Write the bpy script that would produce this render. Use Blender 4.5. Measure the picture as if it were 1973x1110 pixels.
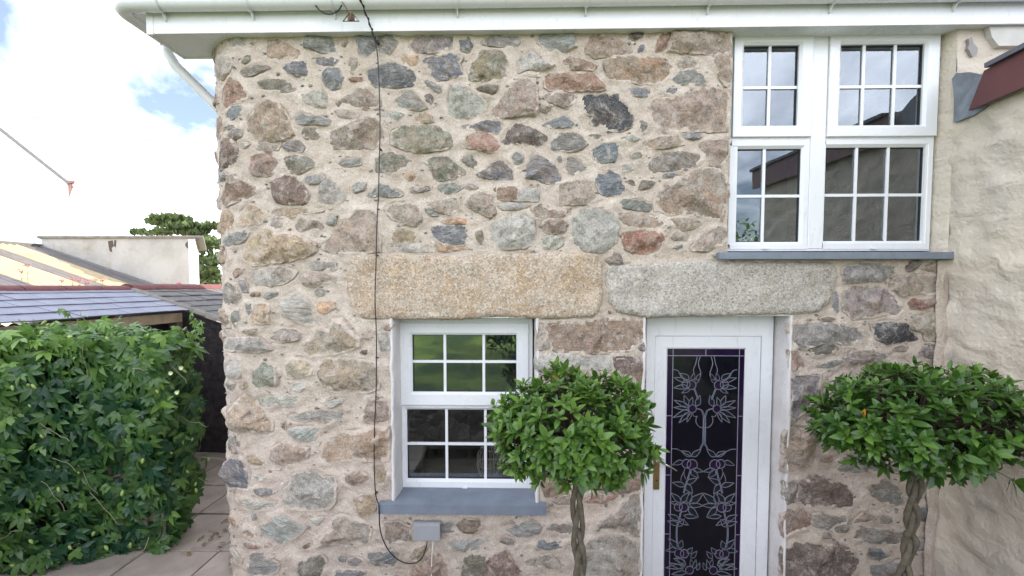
import bpy, bmesh, math, random
import numpy as np
from mathutils import Vector, Matrix, Euler, noise as mnoise
random.seed(7); np.random.seed(7)
R = math.radians
scene = bpy.context.scene
for o in list(bpy.data.objects): bpy.data.objects.remove(o)

# ------------------------------------------------------------------ camera
CAM = Vector((0.0, -3.4, 2.33))
FPX = 16.0 / 36.0 * 1973.0
CX, CY = 986.5, 593.0
cam_rot = Euler((R(90 - 2.7), 0, R(1.2)), 'XYZ').to_matrix()
cd = bpy.data.cameras.new('camera'); cam = bpy.data.objects.new('camera', cd)
scene.collection.objects.link(cam); scene.camera = cam
cam.location = CAM; cam.rotation_euler = (R(90 - 2.7), 0, R(1.2))
cd.lens = 16; cd.sensor_width = 36; cd.shift_y = 38.0 / 1973.0
cd.clip_start = 0.02; cd.clip_end = 2000

# ------------------------------------------------------------------ sky, sun, exposure
SUN_AZ, SUN_EL = R(60), R(28)           # azimuth from +Y towards +X: behind the cottage, to the right
world = bpy.data.worlds.new('World'); scene.world = world; world.use_nodes = True
wn, wl = world.node_tree.nodes, world.node_tree.links
wn.clear()
w_out = wn.new('ShaderNodeOutputWorld'); w_bg = wn.new('ShaderNodeBackground')
sky = wn.new('ShaderNodeTexSky'); sky.sky_type = 'NISHITA'; sky.sun_disc = False
sky.sun_elevation = SUN_EL; sky.sun_rotation = SUN_AZ; sky.air_density = 1.0; sky.dust_density = 1.0; sky.ozone_density = 1.5
w_tc = wn.new('ShaderNodeTexCoord'); w_sep = wn.new('ShaderNodeSeparateXYZ')
wl.new(w_tc.outputs['Generated'], w_sep.inputs[0])
w_add = wn.new('ShaderNodeMath'); w_add.operation = 'ADD'; w_add.inputs[1].default_value = 0.22
w_abs = wn.new('ShaderNodeMath'); w_abs.operation = 'ABSOLUTE'
wl.new(w_sep.outputs['Z'], w_abs.inputs[0]); wl.new(w_abs.outputs[0], w_add.inputs[0])
w_dx = wn.new('ShaderNodeMath'); w_dx.operation = 'DIVIDE'; w_dy = wn.new('ShaderNodeMath'); w_dy.operation = 'DIVIDE'
wl.new(w_sep.outputs['X'], w_dx.inputs[0]); wl.new(w_add.outputs[0], w_dx.inputs[1])
wl.new(w_sep.outputs['Y'], w_dy.inputs[0]); wl.new(w_add.outputs[0], w_dy.inputs[1])
w_cmb = wn.new('ShaderNodeCombineXYZ'); wl.new(w_dx.outputs[0], w_cmb.inputs[0]); wl.new(w_dy.outputs[0], w_cmb.inputs[1])
w_cmb.inputs[2].default_value = 6.5
w_no = wn.new('ShaderNodeTexNoise'); w_no.inputs['Scale'].default_value = 1.15; w_no.inputs['Detail'].default_value = 9
w_no.inputs['Roughness'].default_value = 0.55; w_no.inputs['Distortion'].default_value = 0.35
wl.new(w_cmb.outputs[0], w_no.inputs['Vector'])
w_rmp = wn.new('ShaderNodeMapRange'); w_rmp.inputs[1].default_value = 0.36; w_rmp.inputs[2].default_value = 0.56
w_rmp.inputs[3].default_value = 0.06; w_rmp.inputs[4].default_value = 0.95
wl.new(w_no.outputs['Fac'], w_rmp.inputs[0])
w_mix = wn.new('ShaderNodeMix'); w_mix.data_type = 'RGBA'
wl.new(w_rmp.outputs[0], w_mix.inputs['Factor']); 
w_sc = wn.new('ShaderNodeVectorMath'); w_sc.operation = 'SCALE'; w_sc.inputs['Scale'].default_value = 0.55
wl.new(sky.outputs[0], w_sc.inputs[0]); wl.new(w_sc.outputs[0], w_mix.inputs['A'])
w_mix.inputs['B'].default_value = (9.2, 9.5, 10.5, 1)
wl.new(w_mix.outputs['Result'], w_bg.inputs['Color']); w_bg.inputs['Strength'].default_value = 0.10
wl.new(w_bg.outputs[0], w_out.inputs['Surface'])

sl = bpy.data.lights.new('sun', 'SUN'); sl.energy = 3.0; sl.angle = R(0.6); sl.color = (1.0, 0.93, 0.82)
sun = bpy.data.objects.new('sun', sl); scene.collection.objects.link(sun)
to_sun = Vector((math.sin(SUN_AZ) * math.cos(SUN_EL), math.cos(SUN_AZ) * math.cos(SUN_EL), math.sin(SUN_EL)))
sun.rotation_euler = to_sun.to_track_quat('Z', 'Y').to_euler()
vs = scene.view_settings
vs.view_transform = 'Standard'; vs.look = 'None'; vs.exposure = 2.12; vs.gamma = 1.0; vs.use_curve_mapping = False
scene.cycles.max_bounces = 5; scene.cycles.transparent_max_bounces = 10
scene.cycles.use_denoising = True

# ------------------------------------------------------------------ helpers
def ray(px, py):
    return cam_rot @ Vector(((px - CX) / FPX, -(py - CY) / FPX, -1.0))
def P(px, py, Y=0.0):
    d = ray(px, py); t = (Y - CAM.y) / d.y
    return CAM + d * t
def PX(px, py, X):
    d = ray(px, py); t = (X - CAM.x) / d.x
    return CAM + d * t
def PZ(px, py, Z):
    d = ray(px, py); t = (Z - CAM.z) / d.z
    return CAM + d * t
def lin(c):
    return tuple(((v / 255.0) / 12.92 if v / 255.0 <= 0.04045 else ((v / 255.0 + 0.055) / 1.055) ** 2.4) for v in c)

COL = scene.collection.objects
def tag(o, label=None, cat=None, group=None, kind=None):
    if label: o['label'] = label
    if cat: o['category'] = cat
    if group: o['group'] = group
    if kind: o['kind'] = kind
    return o
def empty(name, loc, label=None, cat=None, group=None):
    o = bpy.data.objects.new(name, None); o.location = loc; COL.link(o); o.empty_display_size = 0.1
    return tag(o, label, cat, group)
def link(name, mesh, parent=None, loc=None):
    o = bpy.data.objects.new(name, mesh); COL.link(o)
    if loc is not None: o.location = loc
    if parent is not None:
        o.parent = parent
        o.matrix_parent_inverse = Matrix.Translation(-Vector(parent.location))   # every parent is unrotated: a plain shift
    return o

class MB:
    def __init__(s): s.v = []; s.f = []; s.smooth = []
    def add(s, vs, fs, sm=False):
        b = len(s.v); s.v += [tuple(v) for v in vs]
        for f in fs: s.f.append(tuple(b + i for i in f)); s.smooth.append(sm)
        return s
    def box(s, a, b, bev=0.0):
        x0, x1 = sorted((a[0], b[0])); y0, y1 = sorted((a[1], b[1])); z0, z1 = sorted((a[2], b[2]))
        if bev <= 0:
            vs = [(x0,y0,z0),(x1,y0,z0),(x1,y1,z0),(x0,y1,z0),(x0,y0,z1),(x1,y0,z1),(x1,y1,z1),(x0,y1,z1)]
            return s.add(vs, [(3,2,1,0),(4,5,6,7),(0,1,5,4),(1,2,6,5),(2,3,7,6),(3,0,4,7)])
        bm = bmesh.new(); bmesh.ops.create_cube(bm, size=1.0)
        bev = min(bev, 0.45 * min(x1-x0, y1-y0, z1-z0))
        for v in bm.verts:
            v.co = Vector((x0 + (v.co.x + .5) * (x1-x0), y0 + (v.co.y + .5) * (y1-y0), z0 + (v.co.z + .5) * (z1-z0)))
        bmesh.ops.bevel(bm, geom=list(bm.edges), offset=bev, segments=2, affect='EDGES', profile=0.6)
        bm.verts.index_update()
        s.add([v.co for v in bm.verts], [[v.index for v in f.verts] for f in bm.faces]); bm.free()
        return s
    def tube(s, pts, r, n=8, caps=True, sm=True):
        pts = [Vector(p) for p in pts]
        rs = r if isinstance(r, (list, tuple)) else [r] * len(pts)
        vs = []; fs = []; up = None
        for i, p in enumerate(pts):
            t = (pts[min(i+1, len(pts)-1)] - pts[max(i-1, 0)]).normalized()
            if up is None:
                up = Vector((0,0,1)) if abs(t.z) < 0.9 else Vector((1,0,0))
            a = t.cross(up).normalized(); up = a.cross(t).normalized()
            for k in range(n):
                an = 2 * math.pi * k / n
                vs.append(p + (a * math.cos(an) + up * math.sin(an)) * rs[i])
        for i in range(len(pts)-1):
            for k in range(n):
                fs.append((i*n+k, i*n+(k+1)%n, (i+1)*n+(k+1)%n, (i+1)*n+k))
        s.add(vs, fs, sm)
        if caps:
            b = len(s.v) - len(vs)
            s.f.append(tuple(b + k for k in range(n))[::-1]); s.smooth.append(False)
            s.f.append(tuple(b + (len(pts)-1)*n + k for k in range(n))); s.smooth.append(False)
        return s
    def lathe(s, prof, c, n=24, sm=True):
        vs = []; fs = []
        for (r, z) in prof:
            for k in range(n):
                a = 2*math.pi*k/n; vs.append((c[0]+r*math.cos(a), c[1]+r*math.sin(a), c[2]+z))
        for i in range(len(prof)-1):
            for k in range(n): fs.append((i*n+k, i*n+(k+1)%n, (i+1)*n+(k+1)%n, (i+1)*n+k))
        return s.add(vs, fs, sm)
    def quad(s, a, b, c, d): return s.add([a,b,c,d], [(0,1,2,3)])
    def slab(s, poly, off):
        """poly: list of 3D points; off: thickness vector"""
        n = len(poly); off = Vector(off)
        vs = [Vector(p) for p in poly] + [Vector(p) + off for p in poly]
        fs = [tuple(range(n)), tuple(range(2*n-1, n-1, -1))] + [(i, i+n, (i+1)%n+n, (i+1)%n) for i in range(n)]
        return s.add(vs, fs)
    def mesh(s, name, mat):
        m = bpy.data.meshes.new(name); m.from_pydata(s.v, [], s.f)
        m.polygons.foreach_set('use_smooth', s.smooth)
        if mat: m.materials.append(mat)
        m.update(); return m
    def build(s, name, mat, parent=None, label=None, fix=True):
        """origin at the piece's own middle"""
        c = Vector(np.array(s.v).min(0) + np.array(s.v).max(0)) * 0.5
        s.v = [tuple(Vector(v) - c) for v in s.v]
        m = s.mesh(name, mat)
        if fix:
            bm = bmesh.new(); bm.from_mesh(m); bmesh.ops.recalc_face_normals(bm, faces=bm.faces); bm.to_mesh(m); bm.free()
        o = link(name, m, parent, c)
        if label: o['label'] = label
        return o

# ------------------------------------------------------------------ materials
class NT:
    def __init__(s, name):
        s.m = bpy.data.materials.new(name); s.m.use_nodes = True
        s.n = s.m.node_tree.nodes; s.l = s.m.node_tree.links
        s.b = s.n['Principled BSDF']; s.out = s.n['Material Output']
    def node(s, t, **kw):
        n = s.n.new(t)
        for k, v in kw.items():
            if k.startswith('_'): setattr(n, k[1:], v)
            else: s.put(n.inputs[k.replace('__', ' ')], v)
        return n
    def put(s, sock, v):
        if isinstance(v, bpy.types.NodeSocket): s.l.new(v, sock)
        elif isinstance(v, (tuple, list)) and len(v) == 3 and sock.type == 'RGBA': sock.default_value = (*v, 1)
        else: sock.default_value = v
    def coords(s, kind='Object'):
        return s.n.new('ShaderNodeTexCoord').outputs[kind]
    def mapping(s, v, scale=(1,1,1), rot=(0,0,0), loc=(0,0,0)):
        n = s.n.new('ShaderNodeMapping'); s.put(n.inputs['Vector'], v)
        n.inputs['Scale'].default_value = scale; n.inputs['Rotation'].default_value = rot; s.put(n.inputs['Location'], loc)
        return n.outputs[0]
    def noise(s, v, scale, detail=4, rough=0.55, dist=0.0):
        n = s.node('ShaderNodeTexNoise', Vector=v, Scale=scale, Detail=detail, Roughness=rough, Distortion=dist)
        return n.outputs['Fac']
    def voro(s, v, scale, feature='F1', out='Distance', rnd=1.0):
        n = s.n.new('ShaderNodeTexVoronoi'); n.feature = feature
        s.put(n.inputs['Vector'], v); n.inputs['Scale'].default_value = scale; n.inputs['Randomness'].default_value = rnd
        return n.outputs[out]
    def rng(s, v, a, b, c=0.0, d=1.0):
        n = s.n.new('ShaderNodeMapRange'); s.put(n.inputs[0], v)
        for i, x in zip((1,2,3,4), (a,b,c,d)): s.put(n.inputs[i], x)
        return n.outputs[0]
    def math(s, op, a, b=0.0):
        n = s.n.new('ShaderNodeMath'); n.operation = op; s.put(n.inputs[0], a); s.put(n.inputs[1], b); return n.outputs[0]
    def mix(s, f, a, b, mode='MIX'):
        n = s.n.new('ShaderNodeMix'); n.data_type = 'RGBA'; n.blend_type = mode
        s.put(n.inputs['Factor'], f)
        for k, v in (('A', a), ('B', b)):
            s.put(n.inputs[k] if False else [i for i in n.inputs if i.name == k and i.type == 'RGBA'][0], v)
        return [o for o in n.outputs if o.type == 'RGBA'][0]
    def scale_col(s, c, f):
        n = s.n.new('ShaderNodeVectorMath'); n.operation = 'SCALE'; s.put(n.inputs[0], c); s.put(n.inputs['Scale'], f)
        return n.outputs[0]
    def bump(s, h, strength=0.5, dist=0.01, prev=None):
        n = s.n.new('ShaderNodeBump'); s.put(n.inputs['Height'], h)
        n.inputs['Strength'].default_value = strength; n.inputs['Distance'].default_value = dist
        if prev is not None: s.put(n.inputs['Normal'], prev)
        return n.outputs[0]
    def fin(s, col=None, rough=None, normal=None, **kw):
        if col is not None: s.put(s.b.inputs['Base Color'], col)
        if rough is not None: s.put(s.b.inputs['Roughness'], rough)
        if normal is not None: s.put(s.b.inputs['Normal'], normal)
        for k, v in kw.items(): s.put(s.b.inputs[k.replace('__', ' ')], v)
        return s.m

def plain(name, col, rough=0.5, var=0.12, nscale=8, bump=0.0, bscale=60, **kw):
    t = NT(name); c = t.coords()
    n = t.noise(c, nscale, 6, 0.6)
    col = t.scale_col(t.mix(0.0, col, col), t.rng(n, 0.25, 0.75, 1 - var, 1 + var))
    nr = t.bump(t.noise(c, bscale, 5, 0.6), bump, 0.01) if bump > 0 else None
    return t.fin(col, rough, nr, **kw)

MORTAR_A, MORTAR_B = (0.49, 0.41, 0.345), (0.65, 0.56, 0.475)
def mortar_mat():
    t = NT('lime_mortar'); c = t.coords('Object')
    big = t.noise(c, 1.1, 3, 0.5); mid = t.noise(c, 7, 6, 0.6); fine = t.noise(c, 95, 3, 0.75); grain = t.noise(c, 55, 6, 0.75)
    col = t.mix(t.rng(big, 0.35, 0.65), MORTAR_A, (0.54, 0.45, 0.365))
    col = t.mix(t.rng(mid, 0.38, 0.64), col, MORTAR_B)
    col = t.mix(t.rng(t.noise(c, 3.1, 5, 0.65), 0.52, 0.70, 0, 0.5), col, (0.36, 0.285, 0.215))
    col = t.scale_col(col, t.rng(fine, 0.32, 0.68, 0.78, 1.17))
    pit = t.rng(t.voro(c, 75), 0.05, 0.16, 0.0, 1.0)
    pm = t.rng(t.noise(c, 5, 3, 0.5), 0.45, 0.6)
    pitf = t.math('MAXIMUM', pit, t.math('SUBTRACT', 1.0, pm))
    col = t.scale_col(col, t.rng(pitf, 0, 1, 0.55, 1.0))
    h = t.math('ADD', t.math('MULTIPLY', grain, 0.8), t.math('MULTIPLY', pitf, 0.5))
    h = t.math('ADD', h, t.math('MULTIPLY', t.noise(c, 14, 6, 0.7), 1.4))
    return t.fin(col, 0.92, t.bump(h, 1.0, 0.016), Specular__IOR__Level=0.15)

def stone_mat(name, layered=False):
    t = NT(name); c0 = t.coords('Object')
    oi = t.n.new('ShaderNodeObjectInfo')
    vs_ = t.n.new('ShaderNodeVectorMath'); vs_.operation = 'ADD'
    sc_ = t.n.new('ShaderNodeVectorMath'); sc_.operation = 'SCALE'
    cb = t.n.new('ShaderNodeCombineXYZ')
    t.put(cb.inputs[0], oi.outputs['Random']); t.put(cb.inputs[1], t.math('MULTIPLY', oi.outputs['Random'], 7.3)); t.put(cb.inputs[2], t.math('MULTIPLY', oi.outputs['Random'], 3.1))
    t.put(sc_.inputs[0], cb.outputs[0]); sc_.inputs['Scale'].default_value = 40
    t.put(vs_.inputs[0], c0); t.put(vs_.inputs[1], sc_.outputs[0]); c = vs_.outputs[0]
    base = oi.outputs['Color']
    if layered:
        rot = t.n.new('ShaderNodeVectorRotate'); rot.rotation_type = 'Y_AXIS'
        t.put(rot.inputs['Vector'], c); t.put(rot.inputs['Angle'], t.rng(oi.outputs['Random'], 0, 1, -0.6, 0.6))
        cl = t.mapping(rot.outputs[0], (4, 4, 26))
        n1 = t.noise(cl, 2.2, 7, 0.7, 0.6); n2 = t.noise(t.mapping(rot.outputs[0], (10, 10, 60)), 3.0, 5, 0.7)
    else:
        n1 = t.noise(c, 13, 8, 0.72); n2 = t.noise(c, 85, 4, 0.75)
    hs = t.n.new('ShaderNodeHueSaturation'); hs.inputs['Saturation'].default_value = 0.82; t.put(hs.inputs['Color'], base); base = hs.outputs[0]
    # a second hue runs through every stone: rusty in some, green-grey in others
    sec = t.mix(t.rng(oi.outputs['Random'], 0.45, 0.55), (0.235, 0.165, 0.115), (0.215, 0.215, 0.185))
    body = t.mix(t.rng(t.noise(c, 6, 6, 0.7, 0.6), 0.42, 0.60, 0, 0.55), base, sec)
    col = t.scale_col(body, t.rng(n1, 0.28, 0.72, 0.55, 1.6))
    col = t.scale_col(col, t.rng(n2, 0.32, 0.68, 0.70, 1.45))
    bl = t.rng(t.noise(c, 15, 8, 0.78, 0.4), 0.51, 0.63, 0, 0.75)
    col = t.mix(bl, col, (0.46, 0.42, 0.375))
    dk = t.rng(t.noise(c, 26, 7, 0.75), 0.34, 0.44, 0.65, 0.0)
    col = t.mix(dk, col, t.scale_col(body, 0.38))
    col = t.mix(t.rng(t.noise(c, 105, 3, 0.7), 0.60, 0.68, 0, 0.6), col, (0.58, 0.54, 0.49))
    # lime slurry washed over the arrises
    at = t.n.new('ShaderNodeAttribute'); at.attribute_name = 'edge'
    sm = t.math('ADD', at.outputs['Fac'], t.rng(t.noise(c, 20, 5, 0.65), 0.25, 0.75, -0.34, 0.34))
    sm = t.math('ADD', sm, t.rng(t.noise(c, 5, 2, 0.5), 0.3, 0.7, -0.22, 0.22))
    sm = t.math('ADD', sm, t.math('MULTIPLY', oi.outputs['Alpha'], 0.30))
    smf = t.rng(sm, 0.82, 1.02, 0, 0.9)
    col = t.mix(smf, col, t.scale_col(t.mix(t.noise(c, 30, 4, 0.6), MORTAR_A, MORTAR_B), 0.98))
    if layered:
        h = t.math('ADD', t.math('MULTIPLY', n1, 2.4), n2); nr = t.bump(h, 0.8, 0.013)
    else:
        h = t.math('ADD', t.math('MULTIPLY', n1, 1.8), t.noise(c, 60, 7, 0.75)); nr = t.bump(h, 0.8, 0.013)
    return t.fin(col, 0.62 if layered else 0.85, nr, Specular__IOR__Level=0.4 if layered else 0.2)

def granite_mat(name, pale, tint, tf):
    t = NT(name); c = t.coords('Object')
    n = t.n.new('ShaderNodeTexVoronoi'); t.put(n.inputs['Vector'], c); n.inputs['Scale'].default_value = 125
    sp = t.n.new('ShaderNodeSeparateColor'); t.put(sp.inputs[0], n.outputs['Color'])
    n2 = t.n.new('ShaderNodeTexVoronoi'); t.put(n2.inputs['Vector'], c); n2.inputs['Scale'].default_value = 84
    sp2 = t.n.new('ShaderNodeSeparateColor'); t.put(sp2.inputs[0], n2.outputs['Color'])
    stain = t.rng(t.noise(c, 4.5, 6, 0.65, 0.8), 0.40, 0.66, 0, tf)
    base = t.mix(stain, pale, tint)
    col = t.scale_col(base, t.scale_col(t.rng(sp.outputs[0], 0, 1, 0.76, 1.2), 1.0) if False else t.math('MULTIPLY', t.rng(sp.outputs[0], 0, 1, 0.76, 1.2), t.rng(t.noise(c, 6, 7, 0.7), 0.3, 0.7, 0.78, 1.2)))
    col = t.mix(t.rng(sp2.outputs[1], 0.84, 0.90, 0, 0.5), col, (0.17, 0.14, 0.11))
    col = t.mix(t.rng(sp2.outputs[2], 0.80, 0.88, 0, 0.6), col, (0.64, 0.59, 0.52))
    at = t.n.new('ShaderNodeAttribute'); at.attribute_name = 'edge'
    sm = t.math('ADD', at.outputs['Fac'], t.rng(t.noise(c, 18, 6, 0.7), 0.25, 0.75, -0.5, 0.5))
    col = t.mix(t.rng(sm, 0.85, 1.1, 0, 0.8), col, MORTAR_A)
    h = t.math('ADD', sp.outputs[0], t.math('MULTIPLY', t.noise(c, 22, 7, 0.7), 2.2))
    return t.fin(col, 0.85, t.bump(h, 0.8, 0.010), Specular__IOR__Level=0.25)

def pvc_mat():
    t = NT('white_pvc'); c = t.coords('Object')
    n = t.noise(c, 3, 5, 0.6); g = t.noise(t.mapping(c, (6, 6, 1.2)), 4, 6, 0.65)
    col = t.mix(t.rng(n, 0.4, 0.75, 0, 0.5), (0.71, 0.715, 0.73), (0.64, 0.645, 0.65))
    col = t.mix(t.rng(g, 0.58, 0.8, 0, 0.45), col, (0.42, 0.40, 0.34))
    return t.fin(col, t.rng(n, 0.3, 0.7, 0.22, 0.36), None, Specular__IOR__Level=0.5)

def glass_mat(name, ior=2.3, tint=(0.97, 0.985, 0.98)):
    t = NT(name); t.n.remove(t.b)
    c = t.coords('Object')
    wob = t.bump(t.noise(c, 2.2, 2, 0.5), 0.05, 0.02)
    gl = t.node('ShaderNodeBsdfGlossy', Roughness=0.0); t.put(gl.inputs['Color'], (0.86, 0.94, 1.0)); t.put(gl.inputs['Normal'], wob)
    tr = t.node('ShaderNodeBsdfTransparent'); t.put(tr.inputs['Color'], tint)
    fr = t.node('ShaderNodeFresnel', IOR=ior)
    mx = t.n.new('ShaderNodeMixShader'); t.put(mx.inputs[0], fr.outputs[0]); t.put(mx.inputs[1], tr.outputs[0]); t.put(mx.inputs[2], gl.outputs[0])
    df = t.node('ShaderNodeBsdfDiffuse'); t.put(df.inputs['Color'], (0.5, 0.5, 0.48))
    m2 = t.n.new('ShaderNodeMixShader'); streak = t.noise(t.mapping(c, (30, 30, 2.0)), 3, 5, 0.7)
    t.put(m2.inputs[0], t.rng(streak, 0.45, 0.8, 0.0, 0.05)); t.put(m2.inputs[1], mx.outputs[0]); t.put(m2.inputs[2], df.outputs[0])
    t.put(t.out.inputs['Surface'], m2.outputs[0])
    return t.m

def leaf_mat(name, base, tip, gloss=0.38, trans=0.25):
    t = NT(name); c = t.coords('Object')
    at = t.n.new('ShaderNodeAttribute'); at.attribute_name = 'tint'
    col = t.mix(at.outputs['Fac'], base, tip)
    at2 = t.n.new('ShaderNodeAttribute'); at2.attribute_name = 'hue'
    col = t.mix(at2.outputs['Fac'], col, (0.50, 0.22, 0.02))
    col = t.scale_col(col, t.rng(t.noise(c, 25, 4, 0.6), 0.3, 0.7, 0.8, 1.2))
    geo = t.n.new('ShaderNodeNewGeometry')
    col = t.mix(t.math('MULTIPLY', geo.outputs['Backfacing'], 0.5), col, t.scale_col(col, 1.5))
    t.fin(col, gloss, None, Specular__IOR__Level=0.4)
    tl = t.node('ShaderNodeBsdfTranslucent'); t.put(tl.inputs['Color'], t.scale_col(col, 1.6))
    mx = t.n.new('ShaderNodeMixShader'); mx.inputs[0].default_value = trans
    t.put(mx.inputs[1], t.b.outputs[0]); t.put(mx.inputs[2], tl.outputs[0]); t.put(t.out.inputs['Surface'], mx.outputs[0])
    return t.m

M = dict(
    mortar=mortar_mat(), rock=stone_mat('rubble_stone'), slate_rock=stone_mat('layered_slate_stone', True),
    granite_o=granite_mat('orange_granite', (0.50, 0.41, 0.32), (0.43, 0.29, 0.165), 0.75),
    granite_g=granite_mat('grey_granite', (0.46, 0.425, 0.38), (0.38, 0.33, 0.24), 0.4),
    pvc=pvc_mat(), glass=glass_mat('window_glass', 2.7),
    slate=plain('grey_slate_slab', (0.16, 0.185, 0.225), 0.5, 0.2, 6, 0.25, 40),
    black=plain('black_rubber', (0.012, 0.012, 0.013), 0.5),
    gasket=plain('dark_gasket', (0.02, 0.02, 0.022), 0.6),
    boxgrey=plain('grey_plastic', (0.28, 0.285, 0.30), 0.45, 0.08),
    white_wire=plain('white_cable_sheath', (0.7, 0.68, 0.62), 0.5),
    brass=plain('aged_brass', (0.42, 0.30, 0.13), 0.32, 0.2, 20, Metallic=0.9),
    steel=plain('satin_steel', (0.6, 0.58, 0.54), 0.25, 0.1, 20, Metallic=1.0),
    maroon=plain('maroon_paint', (0.105, 0.036, 0.036), 0.5, 0.15, 5, 0.15, 90),
    lead=plain('lead_sheet', (0.17, 0.19, 0.215), 0.5, 0.35, 14, 0.6, 25),
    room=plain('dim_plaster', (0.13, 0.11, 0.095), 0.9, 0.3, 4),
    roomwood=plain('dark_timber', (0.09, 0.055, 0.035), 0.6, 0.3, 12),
    cage=plain('cream_wire', (0.80, 0.78, 0.72), 0.5),
    wood=plain('turned_wood', (0.32, 0.17, 0.08), 0.5, 0.25, 30),
    bark=plain('twisted_bark', (0.105, 0.088, 0.06), 0.9, 0.45, 25, 0.8, 70),
    twig=plain('dark_twig', (0.07, 0.045, 0.03), 0.85, 0.3, 30),
    pot=plain('terracotta', (0.34, 0.14, 0.07), 0.8, 0.2, 10, 0.2),
    soil=plain('dark_soil', (0.04, 0.03, 0.02), 0.95, 0.3, 20, 0.5),
    curtain=plain('grey_curtain', (0.20, 0.20, 0.185), 0.9, 0.1, 3),
)
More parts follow.
